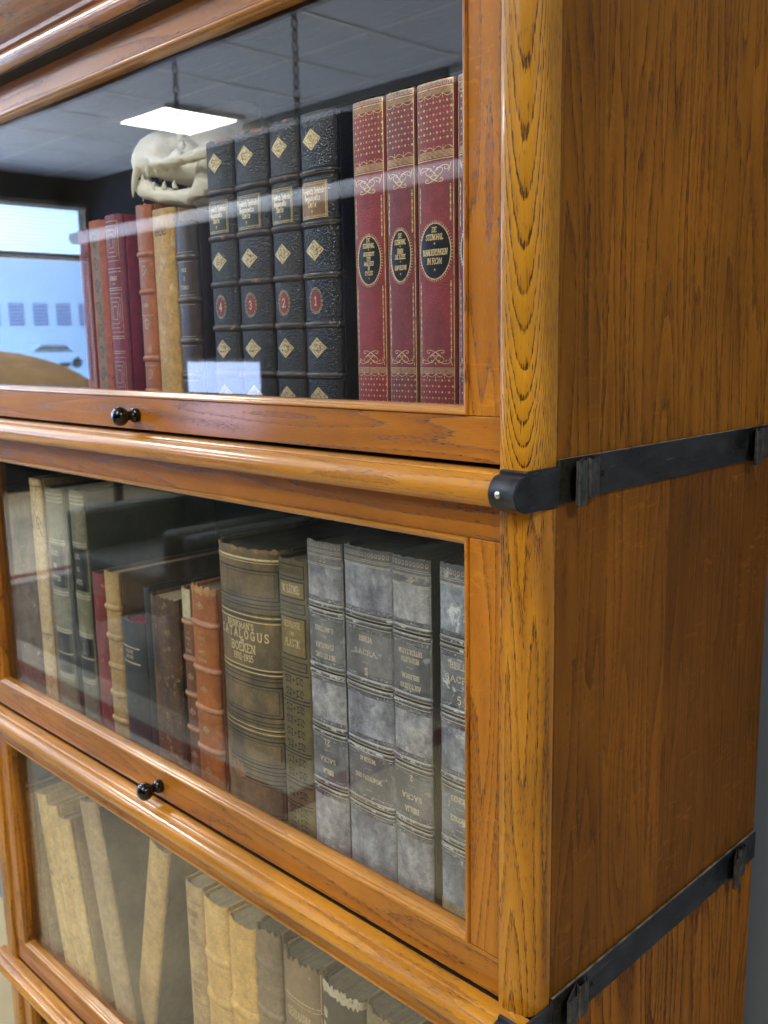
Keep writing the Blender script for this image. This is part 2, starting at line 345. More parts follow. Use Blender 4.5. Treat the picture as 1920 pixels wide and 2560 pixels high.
def armchair(loc, rz, mat, label, sc=1.):
    c = empty('armchair', loc, (0, 0, rz)); c.scale = (sc,)*3; tag(c, label, 'armchair')
    pr = [(-.30, .35)]+[(-.30+.60*t, .78+.07*math.sin(math.pi*t)) for t in [i/12 for i in range(13)]]+[(.30, .35)]
    f = MB(); f.extr(pr, 'y', .22, .36); o = f.build('backrest', mat, c)
    f = MB(); f.box(-.30, .30, -.3, .24, .30, .46, .03); f.build('seat', mat, c)
    for s in (-1, 1): f = MB(); f.box(s*.31, s*.39, -.28, .34, .14, .62, .025); f.build('armrest', mat, c)
    for a in (-.32, .32):
        for b in (-.24, .30): f = MB(); f.lathe([(0, .012), (.16, .02)], (a, b, 0), 'z', 10); f.build('leg', W_DARK, c)
    return c
gm = simple('dark_green_leather', (.035, .045, .035), .5)
armchair((-2.02, -1.55, FZ), R(180), gm, 'dark green armchair standing on the rug near its red edge')
armchair((-2.85, -1.55, FZ), R(180), gm, 'dark green armchair further from the rug edge, nearer the window')
lp = empty('floor_lamp', (-2.60, -.66, FZ)); tag(lp, 'floor lamp with wide domed tan shade, mirrored low at the left of the upper glass', 'floor lamp')
f = MB(); f.lathe([(1.05+.200*math.sin(a*math.pi/24), max(.02, .43*math.cos(a*math.pi/24))) for a in range(13)], (0, 0, 0), 'z', 48)
f.build('lamp_shade', simple('tan_paper_shade', (.66, .42, .19), .7, noise_amt=.3, nscale=9), lp)
f = MB(); f.lathe([(.03, .012), (1.22, .012)], (0, 0, 0), 'z', 12); f.build('pole', BLACKIRON, lp)
f = MB(); f.lathe([(0, .001), (0, .16), (.02, .15), (.035, .02)], (0, 0, 0), 'z', 28); f.build('base', BLACKIRON, lp)

def chain(x, y, z0, z1, label):
    f = MB(); n = int((z1-z0)/.034); 
    for i in range(n):
        zc = z1-.017-i*.034; tw = i % 2
        ring = []; K, L = 12, 6
        for a in range(K):
            th = 2*math.pi*a/K; cx, cz = .009*math.cos(th), .019*math.sin(th)
            for b in range(L):
                ph = 2*math.pi*b/L; rr = .0034; dx = math.cos(th)*math.cos(ph)*rr; dz = math.sin(th)*math.cos(ph)*rr; dy = math.sin(ph)*rr
                px, py, pz = cx+dx, dy, cz+dz
                ring.append((x+(py if tw else px), y+(px if tw else py), zc+pz))
        f.add(ring, [(a*L+b, a*L+(b+1) % L, ((a+1) % K)*L+(b+1) % L, ((a+1) % K)*L+b) for a in range(K) for b in range(L)], 0, True)
    tag(f.build('hanging_chain', BLACKROUGH), label, 'chain', 'chains hanging from the ceiling')
chain(-2.79, -1.6, .76, 1.43, 'black chain hanging in front of the mirrored light panel')
chain(-2.12, -1.6, .68, 1.43, 'black chain hanging further right, over the black books in the mirror image')

# ------------------------------------------------------------------ bookcase
P = .345; XL = -.840; D = .314
ZS = -.0745                      # top of the shelf under the upper books
case = empty('bookcase', (0, 0, 0)); tag(case, 'varnished golden oak barrister bookcase with glazed lift-up doors and black metal bands', 'bookcase')

def post_profile(mx=False):
    pts = [(-.0247, .018), (-.0247, -.0022), (-.0243, -.0029), (-.0236, -.0032), (-.019, -.0034)]
    for i in range(1, 13):
        a = math.pi/2*i/12; pts.append((-.0185+.0185*math.sin(a), .0148-.0182*math.cos(a)))
    pts.append((0, .0178)); 
    if mx: pts = [(XL-(x-.0140 if x < -.023 else x), y) for x, y in pts]
    return pts
for k in range(4):
    zo = -P*k; zb, zt = ZS-.0012+zo, ZS+P-.0225+zo
    if k == 0: zt = .2505
    for mx in (False, True):
        if mx and k == 0: pass
        m = MB(); pr = post_profile(mx)
        m.extr(pr, 'z', zb, zt, n=6)
        # turned-in bottom end of the post
        o = m.build('corner_post', W_POST if (k == 0 and not mx) else W_POST2, case)
        x1, x0 = (XL, XL+.030) if mx else (-.0006, -.018)
        m = MB(); m.box(x0, x1+(.0006 if mx else 0), .0186, D, zb, zt+.0215, .0008)
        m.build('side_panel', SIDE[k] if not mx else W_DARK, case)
    # shelf with its rounded front edge
    m = MB()
    pf = [(-.0005, zo+ZS), (-.0105, zo+ZS), (-.0118, zo+ZS-.0007), (-.0122, zo+ZS-.0014)]
    cz, cyy, rad = zo+ZS-.0108, -.0122, .0094
    for i in range(0, 15):
        a = math.pi*i/14; pf.append((cyy-rad*math.sin(a), cz+rad*math.cos(a)))
    pf += [(-.0005, cz-rad-.0002)]
    m.extr([(y, z) for y, z in pf], 'x', XL+.0005, -.0004, n=1); m.build('shelf_edge', W_NOSE, case)
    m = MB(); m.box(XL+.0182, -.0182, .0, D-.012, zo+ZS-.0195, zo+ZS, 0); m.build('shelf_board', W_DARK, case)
# underside of the section on top and the cornice
pf = [(.0, .2506), (-.0122, .2506)]
for i in range(0, 15):
    a = math.pi*i/14; pf.append((-.0122-.0094*math.sin(a), .26-.0094*math.cos(a)))
pf += [(-.0122, .2705), (-.0150, .2725), (-.0152, .276)]
for i in range(0, 11):
    t = i/10; pf.append((-.0152-.040*t, .276+.050*(t-.55*math.sin(math.pi*t)*.35)))
pf += [(-.057, .332), (-.060, .340), (-.060, .352), (.0, .352)]
m = MB(); m.extr(pf, 'x', XL-.01, .010); m.build('cornice', W_CORN, case)
m = MB(); m.box(XL+.001, -.001, -.0165, -.0003, .2496, .2505, .0002); m.build('underside_shade', simple('shade_black', (.006, .005, .004), .8), case)  # thin black strip paints in the shade under the cornice
m = MB(); m.box(XL+.0006, -.0006, .0, D, .2720, .330); m.build('top_board', W_SIDE, case)
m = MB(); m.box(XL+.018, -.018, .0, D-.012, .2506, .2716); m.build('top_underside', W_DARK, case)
m = MB(); m.box(XL, 0, .004, D, FZ, ZS-3*P-.0215, .003); m.build('plinth', W_RAIL, case)
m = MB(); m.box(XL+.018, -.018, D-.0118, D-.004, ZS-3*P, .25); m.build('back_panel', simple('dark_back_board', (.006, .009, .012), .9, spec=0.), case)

# doors
DX0, DX1 = XL+.0395, -.0255
for k in range(4):
    zo = -P*k; zb, zt = -.0721+zo, .2540+zo
    if k: zt -= .0
    m = MB(); y0, y1 = 0., .0185; B = .0007
    m.box(DX0, DX1, y0, y1, zb, -.0446+zo, B, 0)
    m.box(DX0, DX1, y0, y1, .2270+zo, zt, B, 0)
    m.box(DX1-.0248, DX1, y0, y1, -.0444+zo, .2268+zo, B, 1)
    m.box(DX0, DX0+.0248, y0, y1, -.0444+zo, .2268+zo, B, 1)
    d = m.build('door', [W_RAIL, W_STILE], case)
    gx0, gx1, gz0, gz1 = DX0+.0248, DX1-.0248, -.0446+zo, .2270+zo
    # moulded bead round the glass: quirk, round, small step
    prof = [(.0001, .0012), (.0003, -.0008), (.0010, -.0016), (.0020, -.0016), (.0030, -.0010), (.0036, -.0002), (.0038, .0008), (.0046, .0012), (.0052, .0022), (.0056, .0042), (.0058, .0096), (.0001, .0096)]
    m = MB(); loops = []
    for (n_, y_) in prof: loops.append([(gx0+n_, y_, gz0+n_), (gx1-n_, y_, gz0+n_), (gx1-n_, y_, gz1-n_), (gx0+n_, y_, gz1-n_)])
    for c in range(4):
        c2 = (c+1) % 4; vs = [l[c] for l in loops]+[l[c2] for l in loops]; N = len(prof)
        m.add(vs, [(j, j+1, N+j+1, N+j) for j in range(N-1)], 0 if c % 2 == 0 else 1, True)
    m.build('beading', [W_BEAD, W_STILE], d)
    m = MB(); m.box(gx0+.0005, gx1-.0005, .0100, .0128, gz0+.0005, gz1-.0005); m.build('glass_pane', GLASS, d)
    m = MB(); kx, kz = -.4265, zb+.0125
    m.lathe([(0, .0062), (-.0045, .0062), (-.0055, .0048), (-.0075, .0040), (-.0095, .0042), (-.0120, .0066), (-.0150, .0082), (-.0185, .0084), (-.0210, .0072), (-.0230, .0044), (-.0236, .0001)], (kx, 0, kz), 'y', 32)
    m.build('knob', KNOB, d)

# black bands with clips
def bandmat():
    t = NT('scuffed_black_steel'); co = t('TexCoord').outputs['Object']
    st = t('TexNoise', {'Vector': t('Mapping', {'Vector': co, 'Scale': (1, .5, 1), 'Rotation': (R(24), 0, 0)}).outputs[0], 'Scale': 55., 'Detail': 5., 'Roughness': .65}).outputs[0]
    sc_ = t('TexNoise', {'Vector': t('Mapping', {'Vector': co, 'Scale': (1, .08, 1.6), 'Rotation': (R(35), 0, 0)}).outputs[0], 'Scale': 500., 'Detail': 2.}).outputs[0]
    c = t.mix(t.ramp(st, [(.45, 0.), (.72, 1.)]), (.016, .019, .025, 1), (.055, .062, .078, 1))
    c = t.mix(t.math('MULTIPLY', t.ramp(sc_, [(.68, 0.), (.73, 1.)]), .6), c, (.16, .16, .17, 1))
    t.set(t.b.inputs['Base Color'], c); t.b.inputs['Metallic'].default_value = .35
    t.set(t.b.inputs['Roughness'], t.ramp(st, [(.3, .24), (.7, .46)])); t.bump(st, .0005, .6); return t.m
BANDM = bandmat()
for k in range(3):
    zo = -P*k
    band = MB(); band.box(.0004, .0022, .0180, D-.002, zo-.0938, zo-.0690, .0004)
    bo = band.build('metal_band', BANDM, case)
    we = MB(); we.box(.0005, .0021, .0190, D-.003, zo-.0690, zo-.06865); we.build('worn_edge', simple('bare_edge', (.30, .28, .24), .45, metal=.4, noise_amt=.6, nscale=120), bo)
    # cap that wraps round the end of the shelf edge
    outer = [(.0180, zo-.0724), (-.0100, zo-.0724), (-.0122, zo-.0733)]
    cz = zo+ZS-.0108
    for i in range(0, 17):
        a = math.pi*i/16; outer.append((-.0122-.0104*math.sin(a), cz+.0104*math.cos(a)))
    outer += [(.0180, zo-.0962)]
    cap = MB(); cap.extr(outer, 'x', .0001, .0018, sm=False)
    arc = [p for p in outer[1:-1]]
    inn = [(-.0100, zo-.0739), (-.0122, zo-.0745)]+[(-.0122-.0092*math.sin(math.pi*i/16), cz+.0092*math.cos(math.pi*i/16)) for i in range(17)]
    lp = arc+inn[::-1]
    # front wrap, edge rolled
    def xa(j): return -.0172+.0022*abs(math.sin(j*.9))*0
    cap.extr([(p[0]-.0006, p[1]) for p in arc]+[(p[0], p[1]) for p in inn[::-1]], 'x', -.0170, .0010, sm=True)
    cap.build('end_cap', BANDM, bo)
    rv = MB(); rv.lathe([(0, .0022), (-.0006, .0021), (-.0012, .0012), (-.0014, .0001)], (-.0105, -.0224, cz), 'y', 14); rv.build('nail', STEEL, bo)
    for yy in (.063, .2515):
        rv = MB(); rv.lathe([(0, .0018), (.0006, .0017), (.0011, .0009), (.0013, .0001)], (.0022, yy, zo-.0815), 'x', 14); rv.build('nail', BLACKIRON, bo)
    for yc, mir in ((.0440, 1), (.2760, -1)):
        hk = MB(); y = yc
        # rough punched plate under the clip
        hk.box(.0018, .0027, y-.0258 if mir > 0 else y-.010, y+.008, zo-.0945, zo-.0688, 0, 1)
        path = [(.0022, y), (.0052, y-.0085), (.0078, y-.0165), (.0086, y-.0188), (.0095, y-.0196), (.0101, y-.0186), (.0104, y-.0160), (.0103, y-.0125), (.0098, y-.0103)]
        path2 = [(.0022, y), (.0050, y-.0022), (.0062, y-.0006), (.0067, y+.0026), (.0064, y+.0064), (.0052, y+.0094), (.0030, y+.0110)]
        for pth in (path, path2):
            L = len(pth); vs = []
            for off in (0, .0009):
                for z_ in (zo-.0956 if pth is path else zo-.0930, zo-.0700):
                    vs += [(p[0]+off, p[1]+off*.4, z_+(.0006*math.sin(i*2.1))) for i, p in enumerate(pth)]
            fs = []
            for i in range(L-1):
                fs += [(i, i+1, L+i+1, L+i), (2*L+i, 3*L+i, 3*L+i+1, 2*L+i+1), (L+i, L+i+1, 3*L+i+1, 3*L+i), (i, 2*L+i, 2*L+i+1, i+1)]
            fs += [(0, L, 3*L, 2*L), (L-1, 3*L-1, 4*L-1, 2*L-1)]
            hk.add(vs, fs, 0, False)
        hk.build('clip', [simple('worn_clip_steel', (.075, .075, .08), .36, metal=.6, noise_amt=.5, nscale=200, bump=.0002, bscale=500), BLACKROUGH], bo)

# ------------------------------------------------------------------ lettering
GL = {}
def gdef(s):
    for line in s.strip().split('\n'):
        ch, rest = line[0], line[2:]
        st = [[tuple(map(float, p.split(','))) for p in seg.split()] for seg in rest.split('|')]
        GL[ch] = st
gdef('''A 0,0 .36,1 .72,0|.14,.36 .58,.36
B 0,0 0,1|0,1 .38,1 .56,.92 .6,.76 .54,.6 .36,.53 0,.53|.36,.53 .58,.46 .67,.28 .6,.08 .4,0 0,0
C .68,.78 .56,.94 .38,1 .16,.9 .02,.65 0,.5 .02,.35 .16,.1 .38,0 .56,.06 .68,.22
D 0,0 0,1|0,1 .32,1 .58,.86 .7,.5 .58,.14 .32,0 0,0
E 0,0 0,1|0,1 .55,1 .55,.84|0,.53 .4,.53|0,0 .58,0 .58,.16
F 0,0 0,1|0,1 .55,1 .55,.84|0,.53 .4,.53
G .68,.78 .56,.94 .38,1 .16,.9 .02,.65 0,.5 .02,.35 .16,.1 .38,0 .56,.06 .68,.16 .68,.44|.46,.44 .76,.44
H 0,0 0,1|.62,0 .62,1|0,.52 .62,.52
I 0,0 0,1
J .3,1 .3,.2 .2,.02 .05,.02 0,.15
K 0,0 0,1|.6,1 .02,.45|.2,.6 .64,0
L 0,0 0,1|0,0 .52,0 .52,.18
M 0,0 .08,1 .42,.1 .76,1 .84,0
N 0,0 0,1|0,1 .62,0|.62,0 .62,1
O .38,1 .16,.9 .02,.65 0,.5 .02,.35 .16,.1 .38,0 .6,.1 .74,.35 .76,.5 .74,.65 .6,.9 .38,1
P 0,0 0,1|0,1 .4,1 .58,.9 .62,.73 .56,.56 .38,.47 0,.47
R 0,0 0,1|0,1 .38,1 .56,.92 .6,.76 .54,.6 .36,.52 0,.52|.34,.52 .66,0
S .56,.8 .46,.95 .28,1 .08,.9 .03,.74 .12,.58 .46,.44 .58,.28 .52,.08 .3,0 .1,.05 0,.22
T .34,0 .34,1|0,.84 0,1 .68,1 .68,.84
U 0,1 0,.3 .1,.06 .32,0 .54,.06 .64,.3 .64,1
V 0,1 .34,0 .68,1
W 0,1 .24,0 .46,.9 .68,0 .92,1
X 0,0 .64,1|0,1 .64,0
Y 0,1 .33,.48 .66,1|.33,.48 .33,0
Z .03,.84 .03,1 .6,1 0,0 .62,0 .62,.16
1 .1,.8 .25,1 .25,0|.05,0 .45,0
2 .02,.76 .14,.95 .32,1 .52,.88 .52,.66 .02,0 .58,0 .58,.14
3 .02,.84 .2,1 .42,.95 .5,.76 .4,.58 .2,.54|.2,.54 .46,.46 .55,.26 .44,.05 .2,0 .02,.14
4 .42,0 .42,1 0,.3 .62,.3
5 .52,1 .1,1 .06,.56 .3,.62 .5,.5 .55,.28 .42,.05 .2,0 .02,.12
6 .5,.95 .25,.9 .05,.6 .02,.3 .14,.05 .34,0 .54,.14 .56,.36 .42,.54 .2,.54 .05,.4
9 .06,.05 .3,.1 .5,.4 .54,.7 .4,.95 .22,1 .04,.86 0,.64 .12,.46 .34,.46 .5,.6
a .02,.5 .2,.6 .36,.5 .36,.08 .46,0|.36,.3 .06,.26 0,.12 .12,0 .36,.12
b 0,.9 0,.1 .14,0 .34,.1 .34,.46 .18,.58 0,.46
c .34,.5 .18,.6 0,.48 0,.12 .16,0 .36,.1
d .34,.12 .18,0 0,.12 0,.46 .16,.58 .34,.44|.34,.12 .34,.5 .08,.96
e 0,.28 .34,.4 .3,.54 .16,.6 0,.48 0,.12 .16,0 .34,.1
f .08,-.1 .08,.78 .24,.96 .38,.88|-.04,.54 .28,.54
h 0,0 0,.96|0,.46 .18,.6 .34,.48 .34,.1 .2,-.18
i 0,.56 0,.08 .12,0|-.03,.76 .05,.84
k 0,0 0,.96|0,.5 .2,.62 .3,.5 .04,.36 .3,0
l 0,.96 0,.08 .12,0
m 0,.6 0,0|0,.48 .16,.6 .28,.48 .28,0|.28,.48 .44,.6 .56,.48 .56,.08 .64,0
n 0,.6 0,0|0,.48 .16,.6 .3,.48 .3,.06 .4,0
r 0,.6 0,0|0,.46 .16,.6 .26,.5
s .3,.52 .14,.6 0,.48 .04,.36 .28,.26 .28,.1 .12,0 -.02,.08
t .06,.82 .06,.1 .18,0 .28,.06|-.06,.56 .22,.56
w 0,.6 0,.08 .12,0 .26,.1 .26,.56|.26,.1 .4,0 .52,.12 .52,.5 .44,.62
o .18,.6 0,.46 0,.12 .18,0 .36,.12 .36,.46 .18,.6
u 0,.58 0,.1 .14,0 .32,.12|.32,.58 .32,.06 .42,0
v 0,.6 .16,0 .32,.6
g .34,.5 .18,.6 0,.48 0,.16 .16,.06 .34,.16|.34,.54 .34,-.18 .16,-.28 0,-.2
. .0,.0 .06,.0 .06,.06 .0,.06
' .0,1 .04,.76
- 0,.45 .36,.45''')
GL['Ü'] = GL['U']+[[(.16, 1.2), (.2, 1.2)], [(.44, 1.2), (.48, 1.2)]]
BL = {'F': GL['F'], 'H': [[(.1, 0), (.1, 1)], [(.1, .6), (.4, .66), (.52, .5), (.52, .1), (.36, -.1)], [(-.1, .9), (.1, 1)], [(.1, .98), (.34, .9)]],
      'G': [[(.6, .85), (.4, 1), (.1, .85), (0, .5), (.1, .1), (.35, 0), (.6, .15), (.6, .5), (.35, .5)], [(.3, .9), (.3, .3)]],
      'W': [[(0, .9), (.1, .1), (.25, 0), (.4, .2)], [(.3, .95), (.4, .1), (.6, 0), (.8, .3), (.78, .7), (.62, .95)], [(-.08, .95), (.1, 1)]]}

class Dec:
    """tooling laid on a book spine: shapes in (s along the arc, v up) mapped to the curved surface"""
    def __init__(d, bk, off=.00012): d.S = bk.S; d.off = off; d.m = MB()
    def quad(d, pts):
        d.m.add([d.S(s, v, d.off) for s, v in pts], [tuple(range(len(pts)))], 0, True)
    def line(d, pts, wd=.0003, seg=.003):
        for (a, b) in zip(pts[:-1], pts[1:]):
            dx, dy = b[0]-a[0], b[1]-a[1]; L = math.hypot(dx, dy)
            if L < 1e-7: continue
            ux, uy = dx/L, dy/L; n = max(1, int(L/seg)); e = wd*.35
            A = (a[0]-ux*e, a[1]-uy*e); Bq = (b[0]+ux*e, b[1]+uy*e); nx, ny = -uy*wd/2, ux*wd/2
            vs = []
            for i in range(n+1):
                t = i/n; px, py = A[0]+(Bq[0]-A[0])*t, A[1]+(Bq[1]-A[1])*t
                vs += [d.S(px+nx, py+ny, d.off), d.S(px-nx, py-ny, d.off)]
            d.m.add(vs, [(2*i, 2*i+1, 2*i+3, 2*i+2) for i in range(n)], 0, True)
    def hl(d, v, wd, s0, s1): d.line([(s0, v), (s1, v)], wd, .0015)
    def rect(d, s0, s1, v0, v1, n=14):
        vs = []; nv = max(1, int(abs(v1-v0)/.002))
        for j in range(nv+1):
            for i in range(n+1): vs.append(d.S(s0+(s1-s0)*i/n, v0+(v1-v0)*j/nv, d.off))
        d.m.add(vs, [(j*(n+1)+i, j*(n+1)+i+1, (j+1)*(n+1)+i+1, (j+1)*(n+1)+i) for j in range(nv) for i in range(n)], 0, True)
    def frame(d, s0, s1, v0, v1, wd=.0003): d.line([(s0, v0), (s1, v0), (s1, v1), (s0, v1), (s0, v0)], wd, .0015)
    def blob(d, s, v, fn, n=24, rings=3):
        vs = [d.S(s, v, d.off)]
        for r_ in range(1, rings+1):
            for i in range(n):
                x, y = fn(2*math.pi*i/n); vs.append(d.S(s+x*r_/rings, v+y*r_/rings, d.off))
        fs = [(0, 1+i, 1+(i+1) % n) for i in range(n)]
        for r_ in range(rings-1):
            b = 1+r_*n; fs += [(b+i, b+n+i, b+n+(i+1) % n, b+(i+1) % n) for i in range(n)]
        d.m.add(vs, fs, 0, True)
    def ell(d, s, v, a, b): d.blob(s, v, lambda t: (a*math.cos(t), b*math.sin(t)), 40, 5)
    def ring(d, s, v, a, b, wd, n=44): d.line([(s+a*math.cos(2*math.pi*i/n), v+b*math.sin(2*math.pi*i/n)) for i in range(n+1)], wd)
    def star(d, s, v, r, k=5):
        n = 2*k
        def fn(t):
            i = round(t/(math.pi/k)); rr = r if i % 2 == 0 else r*.42
            return (rr*math.sin(math.pi*i/k), rr*math.cos(math.pi*i/k))
        d.blob(s, v, fn, n, 1)
    def diamond(d, s, v, a, b):
        def fn(t):
            c, q = math.cos(t), math.sin(t); k = 1.35
            return (a*math.copysign(abs(c)**(k*1.5), c), b*math.copysign(abs(q)**(k*1.5), q))
        d.blob(s, v, fn, 32, 3)
    def dots(d, v, s0, s1, n, r):
        for i in range(n): d.blob(s0+(s1-s0)*i/(n-1), v, lambda t: (r*math.cos(t), r*math.sin(t)), 6, 1)
    def text(d, tx, s, v, h, wd=None, cond=1., sp=.2, slant=0., flip=False, serif=True, black=False):
        """centred line of lettering; s, v is the centre"""
        wd = wd or h*.13; out = []; x = 0
        for ch in tx:
            if ch == ' ': x += .45; continue
            g = (BL if black and ch in BL else GL).get(ch)
            if g is None: x += .4; continue
            wmax = max(p[0] for st in g for p in st)
            for st in g: out.append([(p[0]+x, p[1]) for p in st])
            if serif:
                for st in g:
                    for (e, nb) in ((st[0], st[1]), (st[-1], st[-2])):
                        if e[1] in (0., 1.) and abs(e[1]-nb[1]) > .5*abs(e[0]-nb[0]) and abs(e[1]-nb[1]) > .3 and ch not in 'SCGO369':
                            out.append([(e[0]+x-.11, e[1]), (e[0]+x+.11, e[1])])
            x += wmax+sp+(.05 if serif else 0)
        x -= sp; f = -1 if flip else 1
        for st in out:
            pts = [(s+f*((p[0]-x/2)*h*cond+slant*(p[1]-.5)*h), v+f*(p[1]-.5)*h) for p in st]
            d.line(pts, wd, .004)
    def scroll(d, s, v, sx, sy, wd, turns=1.25, r=1.):
        pts = []
        for i in range(22):
            t = i/21; a = turns*2*math.pi*t; rr = r*(1-.8*t)
            pts.append((s+sx*rr*math.cos(a), v+sy*rr*math.sin(a)))
        d.line(pts, wd)
    def build(d, name, mat, parent):
        if not d.m.v: return
        me = bpy.data.meshes.new(name); me.from_pydata(d.m.v, [], d.m.f)
        for p in me.polygons: p.use_smooth = True
        return link(name, me, mat, parent)

# ------------------------------------------------------------------ books
class Book:
    def __init__(b, name, label, x0, x1, zb, h, yf=.040, depth=.15, A=55, kf=.34, nf=2.3, spine=None, board=None, band=None, page=None, bands=(), bh=.0022, bp=.0016,
                 lean=0., rag=.0004, group=None, cat='book', rz=0., parts=True, joint=True, turn=None):
        b.w = (x1-x0)-.0006; b.h = h; b.sag = kf*b.w/2; b.bands = bands; b.bp = bp; b.bh = bh
        a_ = b.w/2; N_ = 240; raw = []
        for i in range(N_+1):
            t_ = math.pi*i/N_; c_, s_ = math.cos(t_), math.sin(t_)
            raw.append((-math.copysign(abs(c_)**(2/nf), c_)*a_, b.sag*(1-abs(s_)**(2/nf))))
        b.tab = [0.]
        for p, q in zip(raw[:-1], raw[1:]): b.tab.append(b.tab[-1]+math.hypot(q[0]-p[0], q[1]-p[1]))
        b.raw = raw; b.smax = b.tab[-1]/2
        b.root = empty(name, ((x0+x1)/2-.5*b.sag+(.003 if kf < .3 else 0.), yf, zb), (0, R(lean), R(rz)))
        tag(b.root, label, cat, group)
        sd = random.random()*50; b.sd = sd
        # spine shell
        nu = 22; NV = []
        v = 0.
        while v < h: NV.append(v); v += h/40
        NV.append(h)
        for c in bands: NV += [c-bh*1.3, c-bh*.8, c-bh*.35, c, c+bh*.35, c+bh*.8, c+bh*1.3]
        NV = sorted(set(round(x, 5) for x in NV if 0 <= x <= h+1e-6))
        m = MB(); grid = []
        for v in NV:
            row = []
            for i in range(nu+1):
                s_ = -b.smax+2*b.smax*i/nu
                vv = v
                if v >= h-1e-5: vv = h+rag*(noise.noise(Vector((s_*350+sd, sd, 0)))*1.4-.3)-.0004
                row.append(b.S(s_, vv, 0))
            grid.append(row)
        cols = nu+1
        # hinge lips at both edges
        for row in grid:
            L, Rr = row[0], row[-1]
            row.insert(0, (L[0]+.0011, L[1]+.0022, L[2])); row.append((Rr[0]-.0011, Rr[1]+.0022, Rr[2]))
        cols += 2
        vs = [p for r_ in grid for p in r_]; fs = []; mi = []
        for j in range(len(NV)-1):
            vc = (NV[j]+NV[j+1])/2; isb = any(abs(vc-c) < bh*.95 for c in bands)
            for i in range(cols-1): fs.append((j*cols+i, j*cols+i+1, (j+1)*cols+i+1, (j+1)*cols+i)); mi.append(1 if isb else 0)
        base = len(m.v); m.v += vs; m.f += fs; m.mi += mi; m.sm += [True]*len(fs)
        # top rim and inner face of the shell
        th = .0013
        top = grid[-1]; inner = []
        for p in top:
            q = Vector((p[0]*(1-2*th/b.w), p[1]+th, p[2]-.0002)); inner.append(q)
        low = [Vector((q.x, q.y, q.z-.012)) for q in inner]
        n = len(top)
        m.add(top+inner+low, [(i, i+1, n+i+1, n+i) for i in range(n-1)]+[(n+i, n+i+1, 2*n+i+1, 2*n+i) for i in range(n-1)], 1, True)
        b.spine = m.build('spine', [spine, band or spine], b.root)
        # boards
        y0 = b.sag+.0028; y1 = depth; bt = .0026
        for sx in (-1, 1):
            m = MB(); m.box(sx*b.w/2, sx*(b.w/2-bt), y0, y1, 0, h-.0006, .0006); m.build('cover_board', board or spine, b.root)
        # page block, rounded to follow the spine
        m = MB(); pw = b.w/2-bt-.0002; pr = []
        for i in range(13):
            t = -1+2*i/12; pr.append((pw*t, b.sag*t*t+.0022))
        pr += [(pw, y1-.004), (-pw, y1-.004)]
        m.extr(pr, 'z', .002, h-.0042, sm=False); m.build('page_block', page or PAGE, b.root)
    def bump(b, v):
        o = 0.
        for c in b.bands:
            q = abs(v-c)/b.bh
            if q < 1.3: o = max(o, b.bp*(1-min(1, (q/1.3))**2.6))
        return o
    def S(b, s, v, off=0.):
        import bisect
        o = off+b.bump(v); u = max(0., min(b.tab[-1], s+b.smax)); i = min(len(b.tab)-2, max(0, bisect.bisect_right(b.tab, u)-1))
        L = b.tab[i+1]-b.tab[i]; f = (u-b.tab[i])/L if L > 1e-12 else 0.
        p, q = b.raw[i], b.raw[i+1]; i0, i1 = max(0, i-3), min(len(b.raw)-1, i+4)
        tx, ty = b.raw[i1][0]-b.raw[i0][0], b.raw[i1][1]-b.raw[i0][1]; l = math.hypot(tx, ty) or 1.
        nx, ny = ty/l, -tx/l
        e = min(v, b.h-v)
        if e < .0016: o -= .0006*(1-max(0., e)/.0016)**2
        return (p[0]+(q[0]-p[0])*f+nx*o, p[1]+(q[1]-p[1])*f+ny*o, v)

OX = .0
def shelfz(k): return ZS-P*k+.0004

# --- set of red gilt books
RED = [bind('red_morocco', (.30, .030, .034), (.23, .024, .028), wear=(.34, .10, .06), wamt=.05, rough=.36, scale=25, grain=1100, gb=.00016),
       bind('rubbed_red_morocco', (.23, .035, .048), (.17, .027, .038), wear=(.30, .10, .07), wamt=.22, rough=.40, scale=25, grain=1100, gb=.00016)]
BLK_LAB = simple('black_leather_label', (.010, .013, .017), .3, bump=.0001, bscale=900)
def scrolls(g, s, v, a, b, up, wd):
    f = 1 if up else -1
    P_ = lambda x, y: (s+a*x, v+b*y*f)
    def cur(p0, p1, p2, p3):
        out = []
        for i in range(13):
            t = i/12; q = 1-t
            out.append(P_(*[q**3*p0[k]+3*q*q*t*p1[k]+3*q*t*t*p2[k]+t**3*p3[k] for k in (0, 1)]))
        g.line(out, wd)
    for m_ in (-1, 1):
        cur((0*m_, -.5), (.5*m_, -.05), (.75*m_, .35), (.35*m_, .5)); cur((.35*m_, .5), (.1*m_, .55), (.1*m_, .25), (.28*m_, .30))
        cur((0, -.5), (-.3*m_, -.8), (-.62*m_, -.75), (-.55*m_, -.5)); cur((-.55*m_, -.5), (-.5*m_, -.35), (-.36*m_, -.4), (-.4*m_, -.52))
        cur((0, .1), (.35*m_, .75), (.85*m_, .75), (.9*m_, .45)); cur((.9*m_, .45), (.9*m_, .2), (.62*m_, .2), (.66*m_, .42))
        cur((.85*m_, .1), (1.0*m_, .3), (.95*m_, .55), (1.02*m_, .8)); cur((0, -.1), (.2*m_, -.35), (.38*m_, -.1), (.3*m_, 0))
        cur((0, .1), (-.2*m_, -.2), (-.35*m_, -.3), (0, -.5))
    g.star(s, v+b*.62*f, a*.07, 4)
